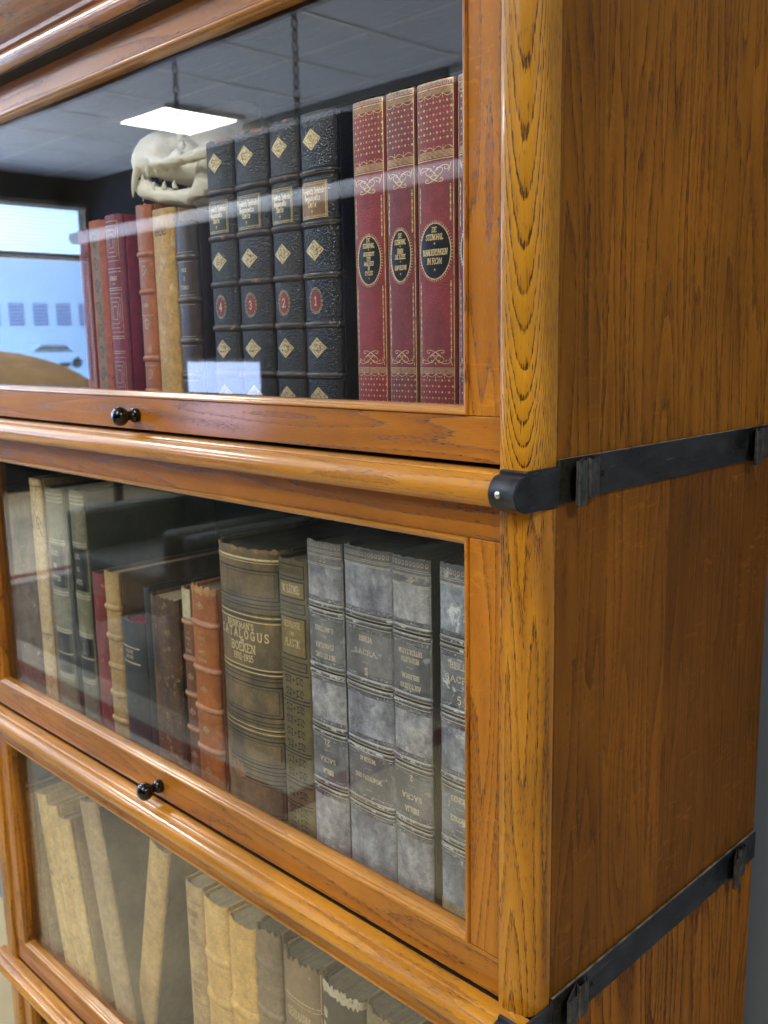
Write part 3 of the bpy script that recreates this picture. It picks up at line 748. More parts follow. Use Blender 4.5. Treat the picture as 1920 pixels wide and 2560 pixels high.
def stendhal(b, lines, oc, orx, orz):
    g = Dec(b); S1 = b.smax*.86; w_ = S1
    for v in (.2338, .2300): g.hl(v, .0007, -w_, w_)
    # meander
    n = int(2*w_/.0040); st = 2*w_/n
    for i in range(n):
        x = -w_+i*st; a0, a1 = .2309, .2331; q = .0004
        g.line([(x+.1*st, a0), (x+.1*st, a1), (x+.85*st, a1), (x+.85*st, a0+.0005), (x+.42*st, a0+.0005), (x+.42*st, a1-.0007), (x+.62*st, a1-.0007)], .00022)
    for i in range(6): g.hl(.2291-.00055*i, .0002, -w_, w_)
    def scal(v, dirn):
        n = max(3, round(2*w_/.0082)); st = 2*w_/n
        for i in range(n):
            x = -w_+i*st; g.line([(x+st*t/8, v-dirn*.0020*math.sin(math.pi*t/8)) for t in range(9)], .0004)
            if i: g.line([(x, v), (x, v-dirn*.0022)], .0003); g.star(x, v-dirn*.0026, .0005, 4)
    scal(.2262, 1); scal(.1928, -1)
    for i in range(6): g.hl(.1921-.00075*i, .00028, -w_, w_)
    g.hl(.1872, .0005, -w_, w_)
    cstep = .0056
    for j in range(8):
        v = .2215-.00365*j
        if v < .1965: break
        k = -3
        for k in range(-4, 5):
            s = k*cstep+(cstep/2 if j % 2 else 0)
            if abs(s) < w_*.97: g.star(s, v, .00115)
            if abs(s+cstep/2) < w_*.97: g.blob(s+cstep/2, v, lambda t: (.00038*math.cos(t), .00038*math.sin(t)), 6, 1)
    scrolls(g, 0, .1785, w_*.88, .0072, True, .00045)
    # side rules
    for sg in (-1, 1):
        g.line([(sg*w_, .2340), (sg*w_, 0.004)], .0005); 
        v = .171
        while v > .064:
            if not (oc-orz-.001 < v < oc+orz+.001):
                g.blob(sg*w_*.86, v, lambda t: (.00045*math.cos(t), .0004*math.sin(t)), 6, 1)
                g.line([(sg*w_*.86, v-.0010), (sg*w_*.86, v-.0034)], .00065); g.line([(sg*w_*.86-.0006, v-.0022), (sg*w_*.86+.0006, v-.0022)], .0003)
            v -= .0046
    scrolls(g, 0, .0628, w_*.88, .0066, False, .00045)
    for i in range(6): g.hl(.0559-.00075*i, .00028, -w_, w_)
    scal(.0520, 1)
    for j in range(12):
        v = .0478-.0039*j
        if v < .004: break
        for k in range(-4, 5):
            s = k*cstep+(cstep/2 if j % 2 else 0)
            if abs(s) < w_*.97: g.star(s, v, .00115)
            if abs(s+cstep/2) < w_*.97: g.blob(s+cstep/2, v, lambda t: (.00038*math.cos(t), .00038*math.sin(t)), 6, 1)
    # oval
    lab = Dec(b, .0001); lab.ell(0, oc, orx, orz); lab.build('title_label', BLK_LAB, b.root)
    g.off = .00018; g.ring(0, oc, orx, orz, .0007); g.off = .00012
    n = 56
    for i in range(n):
        t = 2*math.pi*i/n; g.line([(math.cos(t)*(orx+.0005), oc+math.sin(t)*(orz+.0005)), (math.cos(t)*(orx+.0016), oc+math.sin(t)*(orz+.0017))], .0004)
    g.off = .00022
    for (tx, v, h, c) in lines:
        if tx == '*': g.star(0, v, h)
        else: g.text(tx, 0, v, h, wd=h*.17, cond=c, slant=.12, sp=.16)
    g.build('gilding', GOLD, b.root)
H = .2352; z0 = shelfz(0)
GR = 'red gilt volumes with black oval labels'
b = Book('red_gilt_book', 'red gilt book with black oval label reading GESCHICHTE DER MALEREI IN ITALIEN', -.1915, -.1592, z0, H-.0008, kf=.20, spine=RED[0], rag=.0012, group=GR)
stendhal(b, [('DE', .1427, .0026, .75), ('STENDHAL', .1390, .0028, .62), ('*', .1365, .0007, 1), ('GESCHICHTE', .1334, .0024, .58), ('DER', .1302, .0024, .62), ('MALEREI', .1270, .0026, .66), ('IN', .1238, .0024, .62), ('ITALIEN', .1205, .0025, .66), ('*', .1170, .0007, 1)], .1290, .0112, .0163)
b = Book('red_gilt_book', 'rubbed red gilt book with narrow oval label reading ÜBER DIE LIEBE and NAPOLEON', -.1588, -.1312, z0, H-.0006, kf=.20, spine=RED[1], rag=.0022, group=GR)
stendhal(b, [('DE', .1430, .0028, .7), ('STENDHAL', .1390, .0030, .52), ('*', .1362, .0007, 1), ('ÜBER', .1330, .0027, .6), ('DIE LIEBE', .1294, .0028, .6), ('*', .1262, .0007, 1), ('NAPOLEON', .1223, .0028, .55), ('*', .1182, .0009, 1)], .1300, .0092, .0168)
b = Book('red_gilt_book', 'wide red gilt book with black oval label reading WANDERUNGEN IN ROM', -.1308, -.0968, z0, H, kf=.20, spine=RED[0], rag=.0008, group=GR)
stendhal(b, [('DE', .1442, .0030, .8), ('STENDHAL', .1396, .0033, .68), ('*', .1355, .0010, 1), ('WANDERUNGEN', .1300, .0035, .62), ('IN ROM', .1245, .0036, .8), ('*', .1190, .0011, 1)], .1306, .0132, .0176)
b = Book('red_gilt_book', 'red gilt book half hidden behind the door stile, label starting with KAR', -.0962, -.0640, z0, H-.0004, kf=.20, spine=RED[1], rag=.0008, group=GR)
stendhal(b, [('DE', .1430, .0028, .8), ('STENDHAL', .1390, .0030, .68), ('*', .1355, .0009, 1), ('KARTAUSE', .1310, .0030, .66), ('VON', .1278, .0024, .8), ('PARMA', .1240, .0030, .8), ('*', .1190, .0009, 1)], .1300, .0120, .0168)

# --- black half leather set
BLKL = [bind('black_goatskin', (.010, .013, .018), (.006, .008, .012), wear=(.08, .06, .05), wamt=.02, rough=.30, scale=30, grain=700, gb=.0004),
        bind('faded_black_goatskin', (.020, .019, .018), (.009, .011, .014), wear=(.09, .055, .035), wamt=.12, rough=.38, scale=30, grain=700, gb=.0004)]
BANDB = [bind('black_band', (.02, .02, .023), (.03, .026, .024), wear=(.32, .15, .06), wamt=.12, rough=.3, scale=60, grain=900),
         bind('rubbed_band', (.05, .035, .028), (.028, .024, .022), wear=(.36, .18, .08), wamt=.34, rough=.4, scale=60, grain=900, wscale=55)]
GRNL = bind('green_label', (.035, .050, .028), (.022, .034, .020), rough=.35, grain=700)
TANL = bind('tan_label', (.28, .15, .045), (.20, .10, .03), rough=.35, grain=700, wear=(.12, .06, .02), wamt=.2)
REDL = bind('red_label', (.26, .025, .02), (.17, .015, .014), rough=.35, grain=900)
DIAG = goldmat('diamond_gold', (.78, .62, .32), .9)
GB = 'black leather volumes numbered one to four'
for (num, x0, x1, fresh, nm, hh) in ((4, -.3645, -.3275, 1, 'black leather book with raised bands and red number 4 beside the skull, green label', .2352),
                                 (3, -.3262, -.2835, 1, 'black leather book with red number 3 and chipped brown head, green label', .2362),
                                 (2, -.2812, -.2465, 1, 'black leather book with red number 2 and green title label', .2368),
                                 (1, -.2455, -.2065, 0, 'black leather book with red number 1 and tan title label', .2368)):
    b = Book('black_leather_book', nm, x0, x1, z0, hh, A=58, spine=BLKL[1 if fresh else 0], band=BANDB[1 if fresh else 0], kf=.32, bands=(.195, .1592, .1225, .0870, .0495), bh=.0023, bp=.0017, rag=.0016 if fresh else .0005, group=GB,
             board=bind('black_board', (.012, .015, .022), (.008, .010, .015), rough=.5, grain=500, gb=.0004) if num in (1, 4) else BLKL[0])
    lw = b.smax*.70; cs = -b.smax*.10
    lab = Dec(b, .00010); lab.rect(cs-lw, cs+lw, .1628, .1885); lab.build('title_label', TANL if num == 1 else GRNL, b.root)
    g = Dec(b, .0002); g.frame(cs-lw*.97, cs+lw*.97, .1632, .1881, .0003)
    n = 14
    for i in range(n):
        s = cs-lw*.88+2*lw*.88*i/(n-1)
        for v in (.1868, .1645): g.line([(s-.0007, v-.0005), (s+.0007, v+.0005)], .0005)
    for i in range(15):
        v = .1655+.0203*i/14
        for s in (cs-lw*.88, cs+lw*.88): g.line([(s-.0005, v-.0007), (s+.0005, v+.0007)], .0005)
    k = b.w/.038
    g.text('Friedrich Hebbels', cs, .1822, .0041, wd=.00060, cond=.74*k, sp=.17, serif=False, black=True)
    g.text('Gesammelte', cs-.001, .1775, .0040, wd=.00060, cond=.78*k, sp=.17, serif=False, black=True)
    g.text('Werke', cs-.001, .1730, .0041, wd=.00062, cond=.8*k, sp=.2, serif=False, black=True)
    g.star(cs-.001, .1680, .0014, 4); g.star(cs-.001, .1664, .0007, 4)
    for v in (.2175, .1405, .0700, .0335):
        dd = Dec(b, .00012); dd.diamond(cs, v, .0105*k**.5, .0076); do = dd.build('diamond_ornament', DIAG, b.root)
        pat = Dec(b, .0002)
        pat.line([(cs+x*.0088*k**.5, v+y*.0062) for x, y in [(1, 0), (.42, .32), (0, 1), (-.42, .32), (-1, 0), (-.42, -.32), (0, -1), (.42, -.32), (1, 0)]], .0003)
        for i in range(26):
            a = random.random()*6.28; r_ = random.random()**.5*.42
            pat.line([(cs+math.cos(a)*r_*.0105, v+math.sin(a)*r_*.0076), (cs+math.cos(a+.6)*r_*.0105+.0004, v+math.sin(a+.6)*r_*.0076)], .0003)
        pat.build('tooled_pattern', INK, do)
    md = Dec(b, .0001); md.ell(cs, .1042, .0056*k**.5, .0075); md.build('number_label', REDL, b.root)
    n = 18
    for i in range(n):
        t = 2*math.pi*i/n; a, c_ = .0068*k**.5, .0088; g.ring(cs+a*math.cos(t), .1042+c_*math.sin(t), .0009, .0009, .0003, 8)
    g.off = .00025; g.text(str(num), cs, .1042, .0062, wd=.0009, cond=.9); g.off = .0002
    if not fresh:
        for c in (.195, .1592, .1225, .0870, .0495): g.dots(c-.0012, -b.smax*.5, b.smax*.85, 22, .0003)
    g.build('gilding', GOLD, b.root)
    if fresh:
        # leather chipped away along the head and joints
        ch = Dec(b, .00025)
        for i in range(5 if num != 2 else 1):
            s = (random.random()*2-1)*b.smax*.8; r_ = .0012+.0016*random.random(); sdd = random.random()*9
            ch.blob(s, b.h-.0012-random.random()*.001, lambda t: (r_*1.7*(1+.5*noise.noise(Vector((t*1.5, sdd, 0)))) * math.cos(t), .0011*math.sin(t)*(1+.5*noise.noise(Vector((t*2, sdd, 3))))), 14, 2)
        ch.build('chipped_leather', bind('bare_leather', (.40, .20, .09), (.24, .12, .05), rough=.8, grain=900), b.root)

# --- left group on the top shelf
B_ = {}
LIGHTRED = bind('terracotta_cloth', (.50, .14, .07), (.40, .10, .06), rough=.6)
b = Book('maroon_book', 'dark maroon book with frayed head, leftmost of the red group', -.588, -.567, z0, .187, A=50, spine=bind('maroon_leather', (.22, .02, .035), (.15, .016, .028), wear=(.4, .25, .12), wamt=.1), rag=.003)
b = Book('terracotta_book', 'terracotta book with grey embossed ornament panel on its spine', -.566, -.5355, z0, .1935, A=45, spine=LIGHTRED, rag=.001)
g = Dec(b); g.rect(-b.smax*.45, b.smax*.45, .010, .185); g.build('ornament_panel', bind('grey_panel', (.30, .21, .15), (.20, .13, .09), rough=.5), b.root)
g = Dec(b, .0002)
for i in range(8): g.scroll(0, .025+.021*i, .005*(1 if i % 2 else -1), .008, .0007)
g.build('ornament', INK, b.root)
b = Book('maroon_book', 'maroon book with gilt nested rectangles down the spine', -.535, -.5050, z0, .1955, A=40, spine=bind('maroon_cloth', (.26, .022, .036), (.19, .018, .03), rough=.45), board=bind('crimson_board', (.48, .015, .045), (.40, .012, .04), rough=.4), rag=.0003)
g = Dec(b)
for vc, hh in ((.171, .018), (.105, .018), (.045, .018)):
    for q in (1, .78, .56, .34): g.frame(-b.smax*.66*q, b.smax*.66*q, vc-hh*q, vc+hh*q, .0005)
for v in (.146, .143, .128, .126, .083, .081, .069, .067): g.hl(v, .0006, -b.smax*.7, b.smax*.7)
g.text('MEMOIRS', 0, .137, .0035, cond=.6); g.dots(.132, -.002, .002, 3, .0006)
g.build('gilding', GOLD2, b.root)
b = Book('brown_leather_book', 'orange brown leather book with raised bands under the skull', -.478, -.4522, z0, .199, A=60, spine=bind('orange_calf', (.46, .15, .035), (.34, .10, .025), wear=(.6, .28, .11), wamt=.3, rough=.35), bands=(.155, .122, .062, .032), rag=.002, depth=.17)
g = Dec(b, .0002)
for v in (.140, .092, .047): g.scroll(0, v, .004, .006, .0006); g.hl(v+.009, .0004, -b.smax*.7, b.smax*.7)
g.text('OPERA', 0, .110, .003, cond=.6); g.build('gilding', GOLD2, b.root)
b = Book('vellum_book', 'tan vellum book between two leather books, inked letters at head', -.4518, -.416, z0, .192, A=65, spine=bind('old_vellum', (.60, .37, .10), (.50, .29, .08), wear=(.62, .50, .30), wamt=.35, rough=.4), rag=.0006, depth=.17)
g = Dec(b, .0002); g.text('RRENS', 0, .172, .006, wd=.0007, cond=.7); g.text('ZIA', -.001, .025, .007, wd=.0008, cond=.8); g.build('lettering', bind('brown_ink', (.14, .07, .02), (.1, .05, .015)), b.root)
b = Book('dark_brown_book', 'dark brown ribbed leather book with gilt title lines, right of the vellum book', -.4155, -.385, z0, .178, A=60, spine=bind('dark_calf', (.07, .045, .03), (.045, .03, .022), rough=.28, wear=(.16, .10, .06), wamt=.1), bands=(.148, .112, .077, .047, .022), rag=.001)
g = Dec(b, .0002)
for i, v in enumerate((.137, .130, .1225)): g.text(('POESIE', 'DI', 'PETRARCA')[i], 0, v, .0028, cond=.6)
for c in (.148, .112, .077, .047, .022): g.hl(c+.004, .0003, -b.smax*.7, b.smax*.7); g.hl(c-.004, .0003, -b.smax*.7, b.smax*.7)
g.build('gilding', GOLD2, b.root)
b = Book('small_black_book', 'small black book with pale squares, wedged behind the number 4 volume', -.400, -.373, z0, .185, yf=.072, A=45, spine=bind('black_cloth', (.02, .02, .02), (.03, .028, .026)), depth=.12)
g = Dec(b, .0002)
for v in (.128, .122, .098, .092): g.rect(.002, .005, v-.0015, v+.0015, 2); g.rect(-.005, -.002, v-.0015, v+.0015, 2)
g.build('pale_marks', SILV, b.root)

# --- middle shelf
z1 = shelfz(1)
def bk(name, label, x0, x1, h, zb=None, **kw): return Book(name, label, x0, x1, z1 if zb is None else zb, h, **kw)
GREYC = [bind('grey_suede_%d' % i, c1, c2, wear=wv, wamt=wa, rough=.55, scale=42, stretch=(1, 1, .6), grain=1400, gb=.0001, wscale=34, mott=.36) for i, (c1, c2, wv, wa) in enumerate((
    ((.45, .46, .49), (.20, .21, .25), (.55, .55, .56), .24), ((.40, .43, .49), (.18, .19, .24), (.50, .49, .47), .20), ((.48, .49, .51), (.22, .23, .27), (.62, .60, .61), .26), ((.40, .46, .54), (.14, .16, .21), (.72, .79, .86), .42)))]
GBAND = bind('grey_rubbed_band', (.06, .06, .062), (.10, .105, .11), wear=(.62, .64, .66), wamt=.5, rough=.45, scale=90, grain=1000, wscale=120)
GRUB = bind('rubbed_grey', (.07, .075, .085), (.24, .25, .28), wear=(.62, .66, .72), wamt=.42, rough=.5, scale=160, stretch=(.5, .5, 2.4), grain=1200, wscale=420, mott=.5)
GDARK = [bind('grey_title_panel', (.23, .235, .25), (.11, .113, .125), wear=(.40, .40, .42), wamt=.35, rough=.6, grain=1300), bind('grey_title_panel_flaking', (.26, .29, .33), (.13, .145, .17), wear=(.60, .64, .68), wamt=.5, rough=.6, grain=1300, wscale=110)]
GG = 'grey suede volumes with double gilt rules'
BD = (.2130, .1620, .1120, .0635)
def biblia(i, label, x0, x1, h, up, lo, board=None, top=None, tail=False, flipu=False, flipl=False):
    b = bk('grey_suede_book', label, x0, x1, h, kf=.17, spine=GREYC[i], band=GBAND, bands=[c+d for c in BD for d in (.0030, -.0030)], bh=.0012, bp=.0009, board=board or bind('charcoal_board', (.04, .043, .048), (.025, .027, .03), rough=.6, grain=700, wear=(.09, .09, .09), wamt=.3), page=PAGE_D, group=GG, depth=.17, rag=.0006)
    w_ = b.smax*.93
    p = Dec(b, .00006)
    p.rect(-w_, w_, BD[1]+.0062, BD[0]-.0062, 20); p.rect(-w_, w_, BD[3]+.0062, BD[2]-.0062, 20); p.rect(-w_, w_, .2560 if not top else .2490, b.h-.0012, 20)
    p.build('title_panel', GDARK[1 if tail else 0], b.root)
    rub = Dec(b, .00008)
    for c in BD:
        rub.rect(-w_*1.02, w_*1.02, c+.0058, c+.0088, 20); rub.rect(-w_*1.02, w_*1.02, c-.0088, c-.0058, 20); rub.rect(-w_*1.02, w_*1.02, c-.0010, c+.0010, 20)
    rub.build('rubbed_edges', GRUB, b.root)
    blk = Dec(b, .00010); g = Dec(b, .00018)
    for c in BD:
        for dv, wd in ((.0058, .0004), (.0000, .0016), (-.0058, .0004)): blk.hl(c+dv, wd, -w_, w_)
        for dv in (.0012, -.0012, .0049, -.0049): g.hl(c+dv, .00042, -w_, w_)
        blk.hl(c+.0090, .00025, -w_, w_); blk.hl(c-.0090, .00025, -w_, w_)
    for v in (.2598, .2585, .2560, .2550): g.hl(v, .00036, -w_, w_)
    n = max(7, int(2*w_/.0034))
    for j in range(n):
        s = -w_+2*w_*(j+.5)/n; g.ring(s, .2640, .0011, .0015, .0004, 10); g.line([(s-.001, .2622), (s, .2632), (s+.001, .2622)], .0003)
    if top:
        g.text(top, 0, .2525, .0034, cond=.9, sp=.35, flip=True, wd=.0005)
        for v in (.2490, .2478): g.hl(v, .00036, -w_, w_)
    for (tx, v, hh, c, fl) in up+lo:
        if tx == '-': g.line([(-.0035, v), (.0035, v)], .0003)
        else: g.text(tx, 0, v, hh, cond=c, flip=fl, wd=hh*.17, sp=.26)
    blk.build('blind_rules', INK, b.root); g.build('gilding', SILV, b.root)
    return b
F, T_ = False, True
biblia(0, 'grey suede book numbered 21, lettering upside down, next to the green brown GESCHICHTE book', -.2555, -.2140, .2640+.0035,
       [('-', .2040, 0, 0, T_), ('S. MATTHAEI', .1965, .0038, .62, T_), ('-', .1905, 0, 0, T_), ('EVANGELICA', .1828, .0038, .62, T_), ('HIST.ET CONC.', .1745, .0038, .62, T_)],
       [('21', .1015, .0048, .9, T_), ('-', .0950, 0, 0, T_), ('SACRA', .0865, .0038, 1., T_), ('BIBLIA', .0765, .0038, .75, T_)], top='C.C.')
biblia(1, 'widest grey suede book, lettered BIBLIA SACRA II the right way up', -.2125, -.1610, .2690,
       [('BIBLIA', .1985, .0038, .85, F), ('SACRA.', .1880, .0038, 1.3, F), ('-', .1800, 0, 0, F), ('II', .1730, .0050, 1.1, F)],
       [('IV REGUM.', .1015, .0032, .75, F), ('-', .0940, 0, 0, F), ('DUO PARALIPOM.', .0865, .0034, .72, F), ('-', .0765, 0, 0, F)])
biblia(2, 'light grey suede book lettered BIBLIORUM upside down, third of the grey set', -.1604, -.1225, .2690,
       [('-', .2045, 0, 0, T_), ('DIFFICULTATUM', .1985, .0034, .60, T_), ('RESOLUTIO', .1925, .0034, .66, T_), ('-', .1865, 0, 0, T_), ('BIBLIORUM.', .1800, .0034, .66, T_), ('AUCTORITAS', .1725, .0034, .66, T_)],
       [('2', .1015, .0042, .9, T_), ('-', .0950, 0, 0, T_), ('SACRA', .0865, .0038, 1.1, T_), ('BIBLIA', .0765, .0038, .85, T_)], top='C.C.')
b = biblia(3, 'bluish flaking grey suede book numbered 5, cut off by the door stile', -.1145, -.0745, .2700,
       [('BIBLIA', .1985, .0042, .9, F), ('SACRA', .1890, .0042, 1.3, F), ('-', .1815, 0, 0, F), ('5', .1740, .0055, 1., F)],
       [('GENESIS', .1000, .0036, .8, F), ('-', .0930, 0, 0, F), ('EXODUS.', .0850, .0036, .8, F), ('-', .0765, 0, 0, F)], tail=True)
g = Dec(b, .0002); g.rect(-b.smax*.95, b.smax*.95, .0, .018); g.build('torn_tail', bind('bare_yellow_paper', (.50, .42, .25), (.38, .33, .20), rough=.8), b.root)

# Luebke
OL = bind('olive_cloth', (.17, .135, .065), (.12, .098, .052), rough=.55, scale=35, grain=1500)
b = bk('olive_cloth_book', 'narrow olive brown cloth book lettered W. LÜBKE with black ornament', -.2930, -.2562, .2480, kf=.22, spine=OL, page=PAGE_D, rag=.0022, depth=.17)
blk = Dec(b, .0001); g = Dec(b, .00018); w_ = b.smax*.80; k0 = .345
rows = [(.2425, .2320), (.2290, .2150), (.2105, .2025), (.1985, .1655), (.1610, .1535)]
for a, c in rows: blk.frame(-w_, w_, c, a, .0011)
for (a, c) in ((.2425, .2320), (.2105, .2025), (.1610, .1535)):
    n = 16
    for i in range(n): s = -w_*.85+2*w_*.85*i/(n-1); blk.line([(s-.0006, c+.003), (s+.0005, a-.003)], .0005)
for v0, v1 in ((.1500, .1280), (.1250, .0820), (.0790, .0560), (.0520, .0350), (.0320, .0050)):
    blk.hl(v0, .0012, -w_*1.1, w_*1.1); blk.hl(v1, .0012, -w_*1.1, w_*1.1)
    nn = max(1, int((v0-v1)/.009))
    for j in range(nn):
        vc = v1+(v0-v1)*(j+.5)/nn
        for sg in (-1, 1):
            blk.scroll(sg*w_*.45, vc, sg*.0045, .0038, .0008)
            for q in range(4): a_ = q*1.57+.78; blk.blob(sg*w_*.45+.004*math.cos(a_), vc+.0036*math.sin(a_), lambda t: (.0013*math.cos(t), .0009*math.sin(t)), 8, 1)
        blk.star(0, vc, .0022, 4)
pn = Dec(b, .00008); pn.rect(-w_*.93, w_*.93, .2160, .2280); pn.rect(-w_*.93, w_*.93, .1665, .1975); pn.build('title_panel', bind('bronze_panel', (.27, .21, .08), (.22, .165, .065), rough=.5), b.root)
g.text('W. LÜBKE', 0, .2222, .0060, cond=.58, wd=.0009, sp=.2); g.text('GESCHICHTE', 0, .1922, .0050, cond=.50, wd=.0006); g.text('DER', 0, .1845, .0026, cond=.8, wd=.0005); g.text('PLASTIK', 0, .1765, .0064, cond=.55, wd=.0008)
blk.build('black_tooling', INK, b.root); g.build('gilding', GOLD2, b.root)

# Big catalogue
CAT = bind('worn_olive_leather', (.24, .17, .085), (.115, .092, .055), wear=(.28, .19, .09), wamt=.25, rough=.5, scale=28, grain=800, gb=.0003, wscale=30)
b = bk('thick_catalogue', 'thickest book on the middle shelf, olive brown with gilt CATALOGUS BOEKEN lettering', -.3800, -.2890, .2480, kf=.50, spine=CAT, band=bind('catalogue_rim', (.26, .14, .06), (.12, .09, .06), rough=.6), page=bind('dark_page_top', (.07, .065, .05), (.05, .045, .035), rough=.85, scale=20, stretch=(10, .3, .3)), depth=.21, rag=.003)
blk = Dec(b, .00012); g = Dec(b, .00018); w_ = b.smax
g.hl(.2385, .0018, -w_, w_); g.hl(.2358, .0005, -w_, w_)
for v in (.1880, .1830, .1410, .1370): g.hl(v, .0009, -w_, w_)
for v in (.1990, .1960, .1905, .1855, .1390, .1345, .1310, .0930, .0900, .0850, .0800, .0480, .0450, .0400): blk.hl(v, .0009, -w_, w_)
g.hl(.0865, .0006, -w_, w_); g.hl(.0825, .0006, -w_, w_)
for v0, v1 in ((.203, .2290), (.098, .1260), (.052, .0760), (.004, .036)): blk.frame(-w_*.80, w_*.80, v0, v1, .0012); blk.frame(-w_*.74, w_*.74, v0+.003, v1-.003, .0005)
g.text("BRINKMAN'S", 0, .1780, .0056, cond=.76, wd=.0007, sp=.30); g.text('CATALOGUS', .0015, .1700, .0074, cond=.8, wd=.0011, sp=.56)
g.text('DER', .003, .1640, .0022, cond=.8, wd=.0005); g.text('BOEKEN', .003, .1580, .0072, cond=.8, wd=.0010, sp=.28); g.text('1931-1935', .003, .1490, .0058, cond=.72, wd=.0008, sp=.2)
blk.build('blind_rules', INK, b.root); g.build('gilding', goldmat('bright_gilding', (1., .84, .46), .5), b.root)
ch = Dec(b, .00025)
for i in range(12):
    s = (-.9+1.8*i/11+.05*random.random())*b.smax; r_ = .003+.003*random.random(); sdd = random.random()*9
    if i in (3, 4, 7): continue
    ch.blob(s, b.h-.0022, lambda t: (r_*math.cos(t)*(1+.5*noise.noise(Vector((t*1.5, sdd, 0)))), .0022*math.sin(t)*(1+.7*noise.noise(Vector((t*2, sdd, 3))))), 16, 2)
for (s, v, a_, c_) in ((-.82*w_, .052, .007, .020), (-.62*w_, .045, .010, .016), (-.2*w_, .040, .012, .008), (-.30*w_, .155, .0018, .014), (.93*w_, .232, .003, .004)):
    sdd = s*99; ch.blob(s, v, lambda t: (a_*math.cos(t)*(1+.5*noise.noise(Vector((math.cos(t)*2, math.sin(t)*2+sdd, 0)))), c_*math.sin(t)*(1+.5*noise.noise(Vector((math.sin(t)*3, sdd, 3+math.cos(t)))))), 22, 3)
ch.build('scuffed_leather', bind('bare_tan_leather', (.36, .22, .10), (.22, .14, .07), rough=.8, scale=90), b.root)

# orange leather pair
def calf(label, x0, x1, h, c1, c2, rows, bands, yf=.040, lean=0, nm='ribbed_leather_book', orn=True):
    b = bk(nm, label, x0, x1, h, A=60, yf=yf, spine=bind('calf', c1, c2, wear=(.50, .26, .10), wamt=.22, rough=.42, scale=50, wscale=40), band=bind('rubbed_calf_band', (.50, .27, .14), (.42, .18, .09), rough=.5), bands=bands, bh=.0024, bp=.0020, page=PAGE_D, rag=.004, lean=lean, depth=.14)
    g = Dec(b, .0002)
    for tx, v, hh in rows: g.text(tx, 0, v, hh, cond=.62, wd=hh*.14)
    if orn:
        edges = sorted(list(bands)+[0, h])
        for a, c_ in zip(edges[:-1], edges[1:]):
            vc = (a+c_)/2
            if any(abs(vc-v) < .016 for _, v, _ in rows): continue
            for q in range(3): g.scroll((q-1)*.0028, vc+(.001 if q == 1 else -.001), .0022*(1 if q else -1), .0026, .0006)
            g.line([(0, vc-.004), (0, vc+.003)], .0006)
    g.build('gilding', GOLD2, b.root); return b
b = calf('orange brown leather book with pale raised bands left of the thick catalogue', -.4225, -.3850, .2010, (.44, .15, .040), (.33, .10, .028), [('LA ROYLE', .152, .003), ('DES', .146, .002), ('ANNREZ', .139, .0032), ('QUARATEN', .131, .003)], (.166, .122, .083, .043))
ch = Dec(b, .00025)
for i in range(6):
    s = (-.9+1.8*i/5)*b.smax; r_ = .004; sdd = i*3.3
    ch.blob(s, b.h-.003, lambda t: (r_*math.cos(t), .0042*math.sin(t)*(1+.9*noise.noise(Vector((t*2, sdd, 3))))), 16, 2)
ch.build('bare_head', bind('pale_leather', (.52, .30, .10), (.42, .2, .07), rough=.8), b.root)
b = calf('narrow brown ribbed leather book with a torn white head, beside the orange brown one', -.4470, -.4252, .1935, (.20, .085, .045), (.14, .06, .035), [('LES', .150, .0022), ('OEUVRES', .144, .0022), ('DE', .138, .002), ('MOLLERE', .132, .0024)], (.160, .124, .088, .053), yf=.046)
ch = Dec(b, .00025); ch.rect(-b.smax*.9, b.smax*.5, .164, .1925); ch.build('torn_white_head', bind('torn_vellum', (.55, .50, .34), (.45, .40, .26), rough=.7), b.root)
b = bk('mottled_brown_book', 'brown mottled leather book with crackled spine and pale right joint', -.4975, -.4500, .1790, A=40, spine=bind('crackled_leather', (.13, .065, .03), (.045, .028, .02), wear=(.26, .16, .08), wamt=.45, rough=.6, scale=45, grain=500, gb=.0006, wscale=90), board=bind('brown_edge', (.22, .11, .05), (.14, .07, .03), rough=.6), page=PAGE, rag=.002, depth=.16)
g = Dec(b, .0002); g.text('VERHAAL', .002, .110, .003, cond=.6); g.text('DER', .002, .104, .002); g.text('REIZEN', .002, .085, .003, cond=.6); g.build('faded_lettering', bind('faded_ink', (.16, .11, .07), (.1, .07, .05)), b.root)
b = bk('black_cloth_book', 'thin black cloth book standing just left of the mottled brown book', -.5105, -.4985, .1830, A=30, yf=.043, spine=bind('black_cloth_b', (.015, .02, .022), (.03, .034, .034), wear=(.15, .15, .12), wamt=.1), page=PAGE, depth=.17)
b = bk('navy_book', 'short dark navy book with two gilt rules, red page edges and pale worn head', -.5560, -.5115, .1440, A=50, spine=bind('navy_leather', (.022, .032, .042), (.035, .040, .045), wear=(.10, .11, .10), wamt=.2, rough=.5), band=bind('worn_navy_rim', (.25, .27, .22), (.10, .12, .11)), page=PAGE_R, rag=.002, depth=.13)
g = Dec(b, .0002); g.hl(.1150, .0016, -b.smax*.8, b.smax*.6); g.hl(.0985, .0016, -b.smax*.8, b.smax*.6)
g.text('GEDICHTE', -.002, .1100, .0032, cond=.7, slant=.3, serif=False); g.text('DER LIEDER', -.002, .1045, .0032, cond=.6, slant=.3, serif=False)
g.build('gilding', bind('pale_gilt', (.55, .50, .36), (.45, .40, .28)), b.root)
b = bk('cream_vellum_book', 'cream vellum book with raised bands between the red book and the navy book', -.5850, -.5570, .1890, A=55, spine=bind('cream_vellum', (.48, .33, .14), (.38, .24, .09), wear=(.58, .46, .26), wamt=.3, rough=.5), board=bind('tan_and_dark_board', (.20, .13, .06), (.10, .075, .045), scale=14), bands=(.150, .118, .086, .055, .026), bh=.0026, bp=.002, page=PAGE, rag=.001, depth=.20)
